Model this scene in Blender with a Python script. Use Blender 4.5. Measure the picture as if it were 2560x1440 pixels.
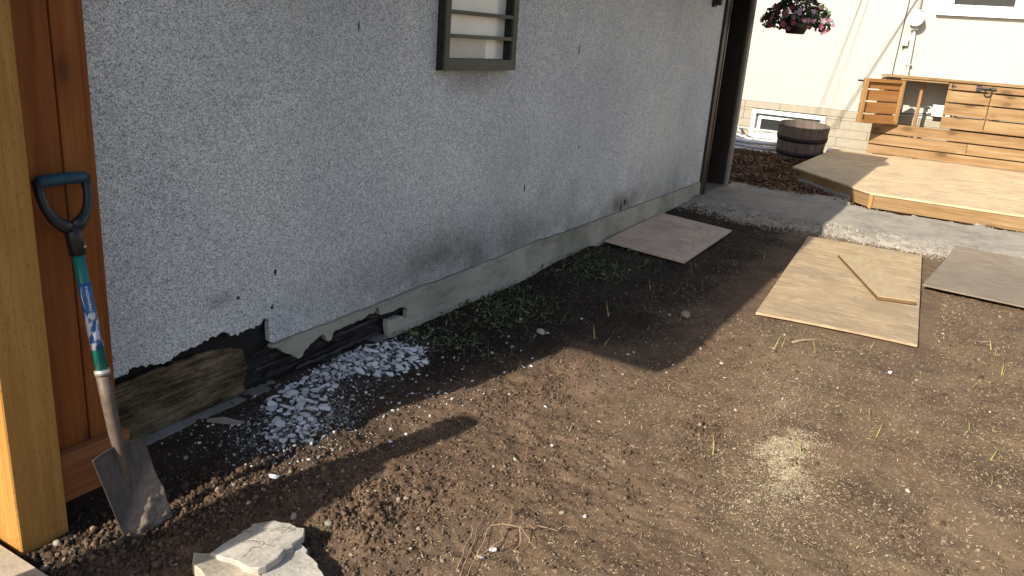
import bpy, bmesh, math, random
import numpy as np
from mathutils import Vector, Matrix

random.seed(7)
rng = np.random.default_rng(11)
scene = bpy.context.scene
C = scene.collection
for o in list(bpy.data.objects):
    bpy.data.objects.remove(o)

# ------------------------------------------------------------------ camera
cam_d = bpy.data.cameras.new('camera')
cam = bpy.data.objects.new('camera', cam_d)
C.objects.link(cam)
cam_d.sensor_width = 36.0
cam_d.sensor_fit = 'HORIZONTAL'
cam_d.lens = 2006.04 / 2560.0 * 36.0
cam_d.clip_start = 0.05
cam_d.clip_end = 1000.0
VPX = np.array([2510.0 - 1280, 170.0 - 720, 2006.0434])
VPZ = np.array([803.0 - 1280, 6970.0 - 720, 2006.0434])
ex = VPX / np.linalg.norm(VPX)
ez = -VPZ / np.linalg.norm(VPZ)
ey = np.cross(ez, ex)
Rw = np.stack([ex, ey, ez])                       # world <- (right, down, forward)
rt, up, bk = Rw @ [1, 0, 0], Rw @ [0, -1, 0], Rw @ [0, 0, -1]
cam.matrix_world = Matrix(((rt[0], up[0], bk[0], 0.0), (rt[1], up[1], bk[1], 0.0), (rt[2], up[2], bk[2], 1.5), (0, 0, 0, 1)))
scene.camera = cam

# ------------------------------------------------------------------ sky and sun
SUN = Vector((1.0, -0.2135, -0.62)).normalized()  # the way the light travels
EL = math.asin(-SUN.z)
AZ = math.atan2(-SUN.x, -SUN.y)
world = bpy.data.worlds.new('World')
scene.world = world
world.use_nodes = True
wn = world.node_tree
wn.nodes.clear()
sky = wn.nodes.new('ShaderNodeTexSky')
sky.sky_type = 'NISHITA'
sky.sun_disc = False
sky.sun_elevation = EL
sky.sun_rotation = AZ
sky.altitude = 600
sky.air_density = 1.0
sky.dust_density = 3.0
sky.ozone_density = 0.4
bg = wn.nodes.new('ShaderNodeBackground')
bg.inputs['Strength'].default_value = 0.104
wo = wn.nodes.new('ShaderNodeOutputWorld')
wn.links.new(sky.outputs[0], bg.inputs[0])
wn.links.new(bg.outputs[0], wo.inputs[0])
sun_d = bpy.data.lights.new('sun', 'SUN')
sun_d.energy = 4.6
sun_d.angle = math.radians(0.53)
sun_d.color = (1.0, 0.93, 0.80)
sun = bpy.data.objects.new('sun', sun_d)
C.objects.link(sun)
sun.rotation_euler = SUN.to_track_quat('-Z', 'Y').to_euler()
sun.location = (-8, 3, 9)
scene.view_settings.view_transform = 'Standard'
scene.view_settings.look = 'None'
scene.view_settings.gamma = 1.0
scene.view_settings.use_curve_mapping = False
scene.view_settings.exposure = 0.85
scene.cycles.max_bounces = 6
scene.cycles.use_denoising = True

# ------------------------------------------------------------------ material helpers
class NT:
    def __init__(self, name):
        self.m = bpy.data.materials.new(name)
        self.m.use_nodes = True
        self.t = self.m.node_tree
        self.b = self.t.nodes['Principled BSDF']
        self.b.inputs['Roughness'].default_value = 0.85
        self.b.inputs['Specular IOR Level'].default_value = 0.25

    def n(self, typ, **kw):
        nd = self.t.nodes.new(typ)
        for k, v in kw.items():
            setattr(nd, k, v)
        return nd

    def lk(self, a, b):
        if hasattr(a, 'outputs'):
            a = a.outputs[0]
        if isinstance(a, bpy.types.NodeSocket):
            self.t.links.new(a, b)
        elif isinstance(a, (tuple, list)) and len(a) == 3 and b.type == 'RGBA':
            b.default_value = (*a, 1.0)
        else:
            b.default_value = a

    def pos(self):
        return self.n('ShaderNodeNewGeometry').outputs['Position']

    def island(self):
        return self.n('ShaderNodeNewGeometry').outputs['Random Per Island']

    def objco(self, scale=(1, 1, 1), rnd=True):
        tc = self.n('ShaderNodeTexCoord').outputs['Object']
        mp = self.n('ShaderNodeMapping')
        self.lk(tc, mp.inputs['Vector'])
        mp.inputs['Scale'].default_value = scale
        if not rnd:
            return mp.outputs[0]
        oi = self.n('ShaderNodeObjectInfo')
        mu = self.math('MULTIPLY', oi.outputs['Random'], 37.0)
        ad = self.n('ShaderNodeVectorMath', operation='ADD')
        self.lk(mp.outputs[0], ad.inputs[0])
        self.lk(mu, ad.inputs[1])
        return ad.outputs[0]

    def mapped(self, vec, scale, loc=(0, 0, 0)):
        mp = self.n('ShaderNodeMapping')
        self.lk(vec, mp.inputs['Vector'])
        mp.inputs['Scale'].default_value = scale
        mp.inputs['Location'].default_value = loc
        return mp.outputs[0]

    def noise(self, vec, scale, detail=4, rough=0.55, dist=0.0):
        nd = self.n('ShaderNodeTexNoise')
        self.lk(vec, nd.inputs['Vector'])
        nd.inputs['Scale'].default_value = scale
        nd.inputs['Detail'].default_value = detail
        nd.inputs['Roughness'].default_value = rough
        nd.inputs['Distortion'].default_value = dist
        return nd.outputs['Fac']

    def voro(self, vec, scale, feature='F1'):
        nd = self.n('ShaderNodeTexVoronoi', feature=feature)
        self.lk(vec, nd.inputs['Vector'])
        nd.inputs['Scale'].default_value = scale
        return nd

    def math(self, op, a, b=0.0, c=0.0, clamp=False):
        nd = self.n('ShaderNodeMath', operation=op, use_clamp=clamp)
        self.lk(a, nd.inputs[0])
        self.lk(b, nd.inputs[1])
        self.lk(c, nd.inputs[2])
        return nd.outputs[0]

    def rng(self, v, a, b, c=0.0, d=1.0):
        nd = self.n('ShaderNodeMapRange', interpolation_type='SMOOTHSTEP')
        for i, x in enumerate((v, a, b, c, d)):
            self.lk(x, nd.inputs[i])
        return nd.outputs[0]

    def mix(self, f, a, b, mode='MIX'):
        nd = self.n('ShaderNodeMix', data_type='RGBA', blend_type=mode)
        self.lk(f, nd.inputs['Factor'])
        self.lk(a, nd.inputs[6])
        self.lk(b, nd.inputs[7])
        return nd.outputs[2]

    def ramp(self, f, stops):
        nd = self.n('ShaderNodeValToRGB')
        self.lk(f, nd.inputs[0])
        e = nd.color_ramp.elements
        while len(e) < len(stops):
            e.new(0.5)
        for i, (p, c) in enumerate(stops):
            e[i].position = p
            e[i].color = (*c, 1.0)
        return nd.outputs[0]

    def sep(self, v):
        nd = self.n('ShaderNodeSeparateXYZ')
        self.lk(v, nd.inputs[0])
        return nd.outputs

    def blob(self, p, c, r):
        """1 at point c, 0 beyond the radii r"""
        v = self.n('ShaderNodeVectorMath', operation='SUBTRACT')
        self.lk(p, v.inputs[0])
        v.inputs[1].default_value = c
        d = self.n('ShaderNodeVectorMath', operation='DIVIDE')
        self.lk(v.outputs[0], d.inputs[0])
        d.inputs[1].default_value = r
        ln = self.n('ShaderNodeVectorMath', operation='LENGTH')
        self.lk(d.outputs[0], ln.inputs[0])
        return self.rng(ln.outputs['Value'], 1.0, 0.0)

    def bump(self, h, strength=0.5, dist=0.01):
        nd = self.n('ShaderNodeBump')
        nd.inputs['Strength'].default_value = strength
        nd.inputs['Distance'].default_value = dist
        self.lk(h, nd.inputs['Height'])
        self.lk(nd.outputs[0], self.b.inputs['Normal'])

    def out(self, col, rough=None, spec=None):
        self.lk(col, self.b.inputs['Base Color'])
        if rough is not None:
            self.lk(rough, self.b.inputs['Roughness'])
        if spec is not None:
            self.b.inputs['Specular IOR Level'].default_value = spec
        return self.m


def flat(name, col, rough=0.6, spec=0.3, metal=0.0, var=0.15, scale=25):
    s = NT(name)
    n = s.noise(s.objco(), scale, 5)
    lo = tuple(c * (1 - var) for c in col)
    hi = tuple(min(1, c * (1 + var)) for c in col)
    s.b.inputs['Metallic'].default_value = metal
    return s.out(s.ramp(n, [(0.3, lo), (0.7, hi)]), rough, spec)


def wood(name, axis, dark, mid, light, knots=0.5, fine=1.0, rough=0.75, dashes=0.0, grey=0.0):
    """long grain along axis 0/1/2, with streaks, knots and tone drift"""
    s = NT(name)
    st = [14.0, 14.0, 14.0]
    st[axis] = 0.8
    p = s.objco(tuple(st))
    n1 = s.noise(p, 1.6, 6, 0.6, 0.6)
    st2 = [70.0 * fine] * 3
    st2[axis] = 2.2
    n2 = s.noise(s.objco(tuple(st2)), 1.0, 5, 0.65)
    n3 = s.noise(s.objco(), 3.0, 3)
    f = s.math('ADD', s.math('MULTIPLY', n1, 0.55), s.math('MULTIPLY', n2, 0.30))
    f = s.math('ADD', f, s.math('MULTIPLY', n3, 0.15))
    col = s.ramp(f, [(0.36, dark), (0.5, mid), (0.64, light)])
    if knots:
        sk = [7.0, 7.0, 7.0]
        sk[axis] = 3.2
        v = s.voro(s.objco(tuple(sk)), 1.0)
        k = s.rng(v.outputs['Distance'], 0.24 * knots + 0.02, 0.10 * knots)
        gate = s.math('GREATER_THAN', s.sep(v.outputs['Color'])[0], 0.45)
        col = s.mix(s.math('MULTIPLY', s.math('MULTIPLY', k, gate), 0.8), col, tuple(c * 0.33 for c in dark))
        halo = s.rng(v.outputs['Distance'], 0.6 * knots, 0.15 * knots)
        col = s.mix(s.math('MULTIPLY', s.math('MULTIPLY', halo, gate), 0.4), col, dark)
    if dashes:
        sd = [170.0] * 3
        sd[axis] = 60.0
        v = s.voro(s.objco(tuple(sd)), 1.0)
        k = s.math('LESS_THAN', s.sep(v.outputs['Color'])[1], dashes)
        d = s.rng(v.outputs['Distance'], 0.45, 0.2)
        col = s.mix(s.math('MULTIPLY', s.math('MULTIPLY', k, d), 0.5), col, tuple(c * 0.4 for c in dark))
    if grey:
        g = s.rng(s.noise(s.objco(), 2.2, 4), 0.4, 0.7)
        col = s.mix(s.math('MULTIPLY', g, grey), col, (0.30, 0.27, 0.23))
    s.bump(s.math('ADD', n1, n2), 0.35, 0.003)
    return s.out(col, rough, 0.25)


# ------------------------------------------------------------------ object helpers
ORG = {}


def tag(o, label=None, cat=None, group=None, kind=None, category=None):
    cat = cat or category
    if label: o['label'] = label
    if cat: o['category'] = cat
    if group: o['group'] = group
    if kind: o['kind'] = kind
    return o


def thing(name, loc, label, cat, group=None):
    o = bpy.data.objects.new(name, None)
    o.empty_display_size = 0.1
    o.location = loc
    C.objects.link(o)
    ORG[o.name] = Vector(loc)
    return tag(o, label, cat, group)


def mk(name, V, F, mat, parent=None, smooth=False, origin=None, **tags):
    V = np.asarray(V, float).reshape(-1, 3)
    if origin is None:
        origin = (V.min(0) + V.max(0)) / 2
    origin = Vector([float(q) for q in origin])
    me = bpy.data.meshes.new(name)
    me.from_pydata([tuple(r) for r in (V - np.array(origin))], [], F)
    me.update()
    if smooth:
        me.shade_smooth()
    return link(name, me, mat, parent, origin, **tags)


def link(name, me, mat, parent=None, origin=(0, 0, 0), **tags):
    o = bpy.data.objects.new(name, me)
    if mat is not None and not me.materials:
        me.materials.append(mat)
    C.objects.link(o)
    origin = Vector(origin)
    ORG[o.name] = origin
    if parent is not None:
        o.parent = parent
        o.location = origin - ORG[parent.name]
    else:
        o.location = origin
    return tag(o, **tags)


class MB:
    """collects vertices and faces in world metres"""
    def __init__(self):
        self.V, self.F = [], []

    def add(self, V, F):
        k = len(self.V)
        self.V += [tuple(v) for v in V]
        self.F += [tuple(i + k for i in f) for f in F]
        return self

    def box(self, x0, x1, y0, y1, z0, z1, M=None):
        v = [(x, y, z) for x in (x0, x1) for y in (y0, y1) for z in (z0, z1)]
        if M is not None:
            v = [M @ Vector(q) for q in v]
        return self.add(v, [(0, 1, 3, 2), (4, 6, 7, 5), (0, 4, 5, 1), (2, 3, 7, 6), (0, 2, 6, 4), (1, 5, 7, 3)])

    def tube(self, pts, r, seg=8, closed=False, cap=True):
        pts = [Vector(p) for p in pts]
        n = len(pts)
        rs = r if isinstance(r, (list, tuple)) else [r] * n
        k = len(self.V)
        ref = None
        for i, p in enumerate(pts):
            a = pts[(i - 1) % n] if (closed or i > 0) else p
            b = pts[(i + 1) % n] if (closed or i < n - 1) else p
            t = (b - a).normalized()
            if ref is None:
                ref = t.orthogonal().normalized()
            ref = (ref - t * ref.dot(t)).normalized()
            s = t.cross(ref)
            for j in range(seg):
                an = 2 * math.pi * j / seg
                self.V.append(tuple(p + (ref * math.cos(an) + s * math.sin(an)) * rs[i]))
        for i in range(n if closed else n - 1):
            for j in range(seg):
                i2 = (i + 1) % n
                self.F.append((k + i * seg + j, k + i * seg + (j + 1) % seg, k + i2 * seg + (j + 1) % seg, k + i2 * seg + j))
        if cap and not closed:
            self.F.append(tuple(k + j for j in reversed(range(seg))))
            self.F.append(tuple(k + (n - 1) * seg + j for j in range(seg)))
        return self

    def lathe(self, prof, c, seg=24, closed=True):
        """prof: (radius, z) pairs from bottom outside round; c: centre"""
        k, n = len(self.V), len(prof)
        for j in range(seg):
            a = 2 * math.pi * j / seg
            for r, z in prof:
                self.V.append((c[0] + r * math.cos(a), c[1] + r * math.sin(a), c[2] + z))
        for j in range(seg):
            for i in range(n if closed else n - 1):
                i2, j2 = (i + 1) % n, (j + 1) % seg
                self.F.append((k + j * n + i, k + j2 * n + i, k + j2 * n + i2, k + j * n + i2))
        return self

    def build(self, name, mat, parent=None, smooth=False, **tags):
        return mk(name, self.V, self.F, mat, parent, smooth, **tags)


def board(name, x0, x1, y0, y1, z0, z1, mat, parent=None, bev=0.003, M=None, org=None, **tags):
    """a bevelled board; M turns it about org (world)"""
    bm = bmesh.new()
    bmesh.ops.create_cube(bm, size=1.0)
    sx, sy, sz = x1 - x0, y1 - y0, z1 - z0
    bmesh.ops.scale(bm, vec=(sx, sy, sz), verts=bm.verts)
    b = min(bev, 0.3 * min(abs(sx), abs(sy), abs(sz)))
    if b > 0:
        bmesh.ops.bevel(bm, geom=bm.edges[:], offset=b, segments=1, affect='EDGES')
    me = bpy.data.meshes.new(name)
    bm.to_mesh(me)
    bm.free()
    c = Vector(((x0 + x1) / 2, (y0 + y1) / 2, (z0 + z1) / 2))
    o = link(name, me, mat, parent, c, **tags)
    return o


def prism(name, polys, depth, frame, mat, parent=None, bevel=0.0, **tags):
    """a flat outline (first poly) with holes (the others), extruded; frame(u, v, w) -> world, w runs 0..depth"""
    cu = bpy.data.curves.new(name, 'CURVE')
    cu.dimensions = '2D'
    cu.fill_mode = 'BOTH'
    cu.extrude = depth / 2
    cu.bevel_depth = bevel
    cu.bevel_resolution = 0
    for p in polys:
        sp = cu.splines.new('POLY')
        sp.points.add(len(p) - 1)
        for i, q in enumerate(p):
            sp.points[i].co = (q[0], q[1], 0, 1)
        sp.use_cyclic_u = True
    o = bpy.data.objects.new('tmp', cu)
    C.objects.link(o)
    dg = bpy.context.evaluated_depsgraph_get()
    me = bpy.data.meshes.new_from_object(o.evaluated_get(dg))
    V = [frame(v.co.x, v.co.y, v.co.z + depth / 2) for v in me.vertices]
    F = [tuple(f.vertices) for f in me.polygons]
    bpy.data.objects.remove(o)
    bpy.data.curves.remove(cu)
    bpy.data.meshes.remove(me)
    return mk(name, V, F, mat, parent, **tags)


def jag(pts, step, amp, seed):
    """breaks the segments of an open outline into a ragged line"""
    r = random.Random(seed)
    out = []
    for a, b in zip(pts[:-1], pts[1:]):
        L = math.dist(a, b)
        n = max(1, int(L / step))
        nx, ny = -(b[1] - a[1]) / max(L, 1e-9), (b[0] - a[0]) / max(L, 1e-9)
        for i in range(n):
            t = (i + (r.uniform(-.3, .3) if i else 0)) / n
            d = r.uniform(-amp, amp) if i else 0
            out.append((a[0] + (b[0] - a[0]) * t + nx * d, a[1] + (b[1] - a[1]) * t + ny * d))
    out.append(pts[-1])
    return out


# value noise for the terrain
def vn(x, y, s):
    xi, yi = np.floor(x).astype(np.int64), np.floor(y).astype(np.int64)
    fx, fy = x - xi, y - yi
    fx, fy = fx * fx * (3 - 2 * fx), fy * fy * (3 - 2 * fy)

    def h(a, b):
        k = (a * 374761393 + b * 668265263 + s * 974711) & 0x7fffffff
        k = ((k ^ (k >> 13)) * 1274126177) & 0x7fffffff
        return ((k ^ (k >> 16)) & 0xffff) / 65535.0
    return (h(xi, yi) * (1 - fx) + h(xi + 1, yi) * fx) * (1 - fy) + (h(xi, yi + 1) * (1 - fx) + h(xi + 1, yi + 1) * fx) * fy


def ss(x, a, b):
    t = np.clip((x - a) / (b - a), 0, 1)
    return t * t * (3 - 2 * t)


def rough_mask(x, y):
    return .75 * rough_all(x, y)


def rough_all(x, y):
    """where the soil lies in clods"""
    m = np.exp(-((x - 1.5) / 0.75) ** 2 - ((y - 1.85) / 0.28) ** 2)
    m = np.maximum(m, np.exp(-((x - 1.75) / 0.45) ** 2 - ((y - 1.42) / 0.22) ** 2) * 0.9)
    m = np.maximum(m, np.exp(-((x - 2.85) / 0.45) ** 2 - ((y - 1.5) / 0.14) ** 2) * 0.7)
    m = np.maximum(m, np.exp(-((x - 3.02) / 0.16) ** 2 - ((y - 0.74) / 0.10) ** 2) * 0.9)
    m = np.maximum(m, np.exp(-((x - 2.2) / 0.5) ** 2 - ((y - 1.25) / 0.25) ** 2) * 0.5)
    return m


def T(x, y):
    x, y = np.asarray(x, float), np.asarray(y, float)
    z = 0.05 * ss(x, 4.0, 5.6) * ss(y, 1.7, 2.3)
    z = z + 0.045 * np.exp(-((x - 2.45 - (y - 2.1) * 1.2) / 0.42) ** 2 - ((y - 2.13) / 0.13) ** 2)
    z = z - 0.02 * np.exp(-((x - 1.45) / 0.35) ** 2 - ((y - 2.10) / 0.10) ** 2)
    z = z + 0.022 * np.exp(-((x - 2.5) / 0.5) ** 2) * ss(y, 2.12, 2.32)
    z = z - 0.032 * np.exp(-((x - 1.30) / .16) ** 2 - ((y - 1.90) / .10) ** 2)
    m = rough_mask(x, y)
    quiet = 1 - 0.7 * ss(x, 4.2, 4.7) * ss(1.3 - y, 0.0, 0.3)
    wall = 1 - .7 * ss(y, 2.15, 2.33)
    z = z + (vn(x * 1.7, y * 1.7, 1) - .5) * 0.040 * quiet * wall
    z = z + (vn(x * 6, y * 6, 2) - .5) * (0.018 + 0.022 * m) * quiet * wall
    lump = ss(vn(x * 2.3, y * 2.3, 6), .45, .8)
    z = z + (vn(x * 17, y * 17, 3) - .5) * (0.007 + 0.006 * lump + 0.022 * m) * wall
    z = z + (vn(x * 43, y * 43, 4) - .5) * (0.004 + 0.005 * lump + 0.013 * m)
    z = z + (vn(x * 97, y * 97, 5) - .5) * (0.0025 + 0.006 * m)
    z = z + (.010 - z) * ss(x, 5.25, 5.4) * ss(-x, -6.85, -6.7) * ss(y, 1.5, 1.64)
    z = z - 0.05 * ss(x, 7.45, 7.75)
    return z


def T1(x, y):
    return float(T(np.array([x]), np.array([y]))[0])


# ------------------------------------------------------------------ materials
def m_soil():
    s = NT('soil')
    p = s.pos()
    big = s.noise(p, 1.3, 5)
    mid = s.noise(p, 9, 6)
    fin = s.noise(p, 70, 4, 0.7)
    col = s.ramp(s.math('ADD', s.math('MULTIPLY', big, .5), s.math('MULTIPLY', mid, .5)),
                 [(0.36, (0.092, 0.058, 0.039)), (0.52, (0.138, 0.090, 0.060)), (0.66, (0.185, 0.124, 0.084))])
    shade_reach = s.math('MULTIPLY', s.rng(s.sep(p)[0], 2.6, 4.2), .55)  # pushes the dark edge outward where the roof shadow widens
    shade_damp = s.rng(s.math('ADD', s.math('ADD', s.sep(p)[1], shade_reach), s.math('MULTIPLY', s.math('SUBTRACT', s.noise(p, 2.2, 6, .6), .5), 1.0)), 1.50, 2.05)
    col = s.mix(s.math('MULTIPLY', shade_damp, .92), col, s.mix(mid, (0.010, 0.0085, 0.0078), (0.026, 0.020, 0.017)))  # damp earth, with the garage shadow's darkness painted into the same colour
    col = s.mix(1.0, col, s.ramp(fin, [(0.25, (0.55, 0.55, 0.55)), (0.7, (1.3, 1.3, 1.3))]), 'MULTIPLY')
    xyz = s.sep(p)
    right = s.rng(xyz[1], 1.9, 0.2)
    dry = s.math('MULTIPLY', right, s.rng(s.noise(p, 2.3, 4), 0.42, 0.62))
    col = s.mix(s.math('MULTIPLY', dry, 0.45), col, (0.215, 0.155, 0.092))
    fore = s.rng(s.math('ADD', xyz[0], s.math('MULTIPLY', s.math('SUBTRACT', s.noise(p, 1.4, 5, .6), .5), 1.6)), 3.1, 1.7)
    col = s.mix(s.math('MULTIPLY', fore, .28), col, s.mix(mid, (.050, .033, .023), (.095, .063, .042)))
    drk = s.rng(s.noise(p, 1.9, 6, .65, .5), .52, .70)
    col = s.mix(s.math('MULTIPLY', drk, .5), col, (.060, .048, .036))
    # dry grit and straw flecks
    v = s.voro(s.mapped(p, (1, 1.7, 1)), 115)
    r = s.sep(v.outputs['Color'])
    thr = s.rng(s.math('ADD', right, s.math('MULTIPLY', s.noise(p, 3.0, 3), .6)), 0.3, 1.5, 0.97, 0.86)
    fl = s.math('MULTIPLY', s.math('GREATER_THAN', r[0], thr), s.rng(v.outputs['Distance'], .5, .3))
    col = s.mix(s.math('MULTIPLY', fl, 0.75), col, s.mix(r[1], (0.24, 0.18, 0.10), (0.38, 0.30, 0.17)))
    # spilled seed
    wob = s.rng(s.noise(p, 13, 6, .7), .42, .62, 0.05, .85)
    sd = s.math('ADD', s.blob(p, (3.02, .42, 0), (.40, .17, 1)), s.math('MULTIPLY', s.blob(p, (2.53, .46, 0), (.14, .10, 1)), .35))
    sd = s.math('ADD', sd, s.math('MULTIPLY', s.blob(p, (3.47, .54, 0), (.16, .12, 1)), .35))
    sd = s.math('ADD', sd, s.math('MULTIPLY', s.blob(p, (2.8, .33, 0), (.22, .2, 1)), .5))
    sdm = s.rng(s.math('MULTIPLY', sd, wob), 0.10, 0.46)
    dust = s.math('MULTIPLY', s.math('ADD', s.blob(p, (2.05, 2.05, 0), (.42, .30, 1)), s.blob(p, (2.55, 2.2, 0), (.62, .26, 1))), s.rng(s.noise(p, 8, 6, .7), .35, .65))
    col = s.mix(s.math('MULTIPLY', dust, .55, clamp=True), col, (.26, .255, .245))
    v2 = s.voro(p, 230)
    g2 = s.math('GREATER_THAN', s.sep(v2.outputs['Color'])[0], 0.35)
    col = s.mix(s.math('MULTIPLY', sdm, .28), col, (0.36, 0.29, 0.185))
    col = s.mix(s.math('MULTIPLY', s.math('MULTIPLY', sdm, g2), .6), col, (0.46, 0.385, 0.255))
    s.bump(s.math('ADD', fin, s.math('MULTIPLY', s.noise(p, 240, 3), .5)), 0.6, 0.006)
    return s.out(col, 0.95, 0.1)


def m_dash():
    """rock-dash stucco: small light and dark stones in grey cement"""
    s = NT('rock_dash_stucco')
    p = s.pos()
    v = s.voro(p, 235)
    r = s.sep(v.outputs['Color'])
    stone = s.ramp(r[0], [(0.0, (0.24, 0.235, 0.23)), (0.14, (0.52, 0.515, 0.50)), (0.5, (0.73, 0.725, 0.70)), (0.85, (0.92, 0.91, 0.89))])
    col = s.mix(s.math('MULTIPLY', s.rng(v.outputs['Distance'], 0.5, 0.9), .7), stone, (0.22, 0.215, 0.205))
    m2 = s.noise(p, 38, 3, .6)
    col = s.mix(1.0, col, s.ramp(m2, [(.3, (.88, .88, .88)), (.7, (1.10, 1.10, 1.10))]), 'MULTIPLY')
    yl = s.rng(s.noise(p, .9, 5, .6, .4), .48, .70)
    col = s.mix(s.math('MULTIPLY', yl, .30), col, (0.50, 0.49, 0.40))
    tone = s.noise(p, 1.1, 4)
    col = s.mix(1.0, col, s.ramp(tone, [(0.3, (0.82, 0.83, 0.86)), (0.7, (1.06, 1.05, 1.03))]), 'MULTIPLY')
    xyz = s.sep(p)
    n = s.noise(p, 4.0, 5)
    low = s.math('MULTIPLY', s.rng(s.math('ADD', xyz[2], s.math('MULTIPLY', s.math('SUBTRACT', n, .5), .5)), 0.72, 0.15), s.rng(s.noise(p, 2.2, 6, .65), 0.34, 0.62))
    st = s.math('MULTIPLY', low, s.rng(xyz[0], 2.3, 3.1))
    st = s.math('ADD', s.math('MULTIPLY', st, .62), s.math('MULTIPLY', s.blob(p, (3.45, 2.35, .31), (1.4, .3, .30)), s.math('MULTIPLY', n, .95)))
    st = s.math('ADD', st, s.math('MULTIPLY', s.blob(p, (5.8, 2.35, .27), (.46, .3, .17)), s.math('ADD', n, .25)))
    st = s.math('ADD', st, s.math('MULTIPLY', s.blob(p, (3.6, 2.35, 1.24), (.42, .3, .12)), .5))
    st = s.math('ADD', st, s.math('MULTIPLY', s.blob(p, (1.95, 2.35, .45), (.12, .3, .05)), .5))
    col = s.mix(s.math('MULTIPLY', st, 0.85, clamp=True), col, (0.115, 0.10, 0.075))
    for (x, z, w, h) in ((2.221, .503, .012, .02), (2.2, .357, .012, .014), (2.707, 1.471, .008, .03), (4.815, 1.413, .014, .045),
                         (4.238, .593, .012, .04), (4.949, .783, .014, .02), (5.892, .273, .035, .04), (5.82, .24, .02, .06), (2.03, .44, .012, .012)):
        d = s.blob(s.mapped(p, (1, 1, 1)), (x, 2.35, z), (w, .2, h))
        col = s.mix(s.rng(s.math('ADD', d, s.math('MULTIPLY', s.noise(p, 90, 2), .3)), .4, .6), col, (0.02, 0.02, 0.02))
    s.bump(s.math('SUBTRACT', r[0], v.outputs['Distance']), 0.55, 0.004)
    return s.out(col, 0.9, 0.15)


def m_cement(name, base, green=0.5, scale=1.0):
    s = NT(name)
    p = s.pos()
    n = s.noise(p, 2.2 * scale, 6)
    f = s.noise(s.mapped(p, (1, 1, 4)), 9 * scale, 5, .65)
    col = s.ramp(s.math('ADD', s.math('MULTIPLY', n, .55), s.math('MULTIPLY', f, .45)),
                 [(0.33, tuple(c * .62 for c in base)), (0.5, base), (0.66, tuple(c * 1.25 for c in base))])
    if green:
        col = s.mix(s.math('MULTIPLY', s.rng(s.noise(p, 1.7, 4), .45, .68), green), col, (0.125, 0.125, 0.075))
    v = s.voro(p, 60)
    col = s.mix(s.math('MULTIPLY', s.rng(v.outputs['Distance'], .16, .06), s.math('GREATER_THAN', s.sep(v.outputs['Color'])[0], .93)), col, (.03, .03, .03))
    s.bump(s.math('ADD', f, s.math('MULTIPLY', s.noise(p, 80, 4), .4)), 0.5, 0.006)
    return s.out(col, 0.9, 0.2)


def m_island(name, stops, rough=0.9, spec=0.15, bump=0.0, shade_damp=False):
    s = NT(name)
    col = s.ramp(s.island(), stops)
    if shade_damp:                     # crumbs take the soil's dark tone: damp earth plus painted garage shade
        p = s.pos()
        shade_reach = s.math('MULTIPLY', s.rng(s.sep(p)[0], 2.6, 4.2), .55)
        shade_reach = s.math('SUBTRACT', shade_reach, s.math('MULTIPLY', s.rng(s.sep(p)[0], 1.95, 1.5), .42))  # keeps the crumbs in the sunlit strip by the post paler
        dm = s.rng(s.math('ADD', s.math('ADD', s.sep(p)[1], shade_reach), s.math('MULTIPLY', s.math('SUBTRACT', s.noise(p, 2.2, 6, .6), .5), 1.0)), 1.55, 2.10)
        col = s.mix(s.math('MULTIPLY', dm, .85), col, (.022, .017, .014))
    n = s.noise(s.pos(), 120, 4)
    col = s.mix(1.0, col, s.ramp(n, [(.3, (.7, .7, .7)), (.7, (1.2, 1.2, 1.2))]), 'MULTIPLY')
    if bump:
        s.bump(n, bump, 0.004)
    return s.out(col, rough, spec)


def m_obj(name, stops, rough=0.85, spec=0.2, scale=60):
    s = NT(name)
    oi = s.n('ShaderNodeObjectInfo').outputs['Random']
    col = s.ramp(oi, stops)
    n = s.noise(s.objco(), scale, 5)
    col = s.mix(1.0, col, s.ramp(n, [(.3, (.75, .75, .75)), (.7, (1.12, 1.12, 1.12))]), 'MULTIPLY')
    s.bump(n, 0.4, 0.004)
    return s.out(col, rough, spec)


def m_ply(name, axis, dark, mid, light, dirt=0.4, spots=0.3):
    s = NT(name)
    st = [13.0] * 3
    st[axis] = 4.5
    p = s.objco(tuple(st))
    n1 = s.noise(p, 1.1, 5, .6, 1.2)
    st = [55.0] * 3
    st[axis] = 6.0
    n2 = s.noise(s.objco(tuple(st)), 1.0, 5, .7)
    col = s.ramp(s.math('ADD', s.math('MULTIPLY', n1, .6), s.math('MULTIPLY', n2, .4)), [(.36, dark), (.5, mid), (.62, light)])
    d = s.rng(s.noise(s.objco(), 2.6, 5), .42, .68)
    col = s.mix(s.math('MULTIPLY', d, dirt), col, (0.20, 0.155, 0.12))
    sk = [42.0] * 3
    sk[axis] = 15.0
    v = s.voro(s.objco(tuple(sk)), 1.0)
    k = s.math('MULTIPLY', s.rng(v.outputs['Distance'], .28, .12), s.math('GREATER_THAN', s.sep(v.outputs['Color'])[0], 1 - spots * .3))
    col = s.mix(s.math('MULTIPLY', k, .75), col, (0.06, 0.04, 0.03))
    s.bump(n2, .25, .002)
    return s.out(col, .8, .2)


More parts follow.
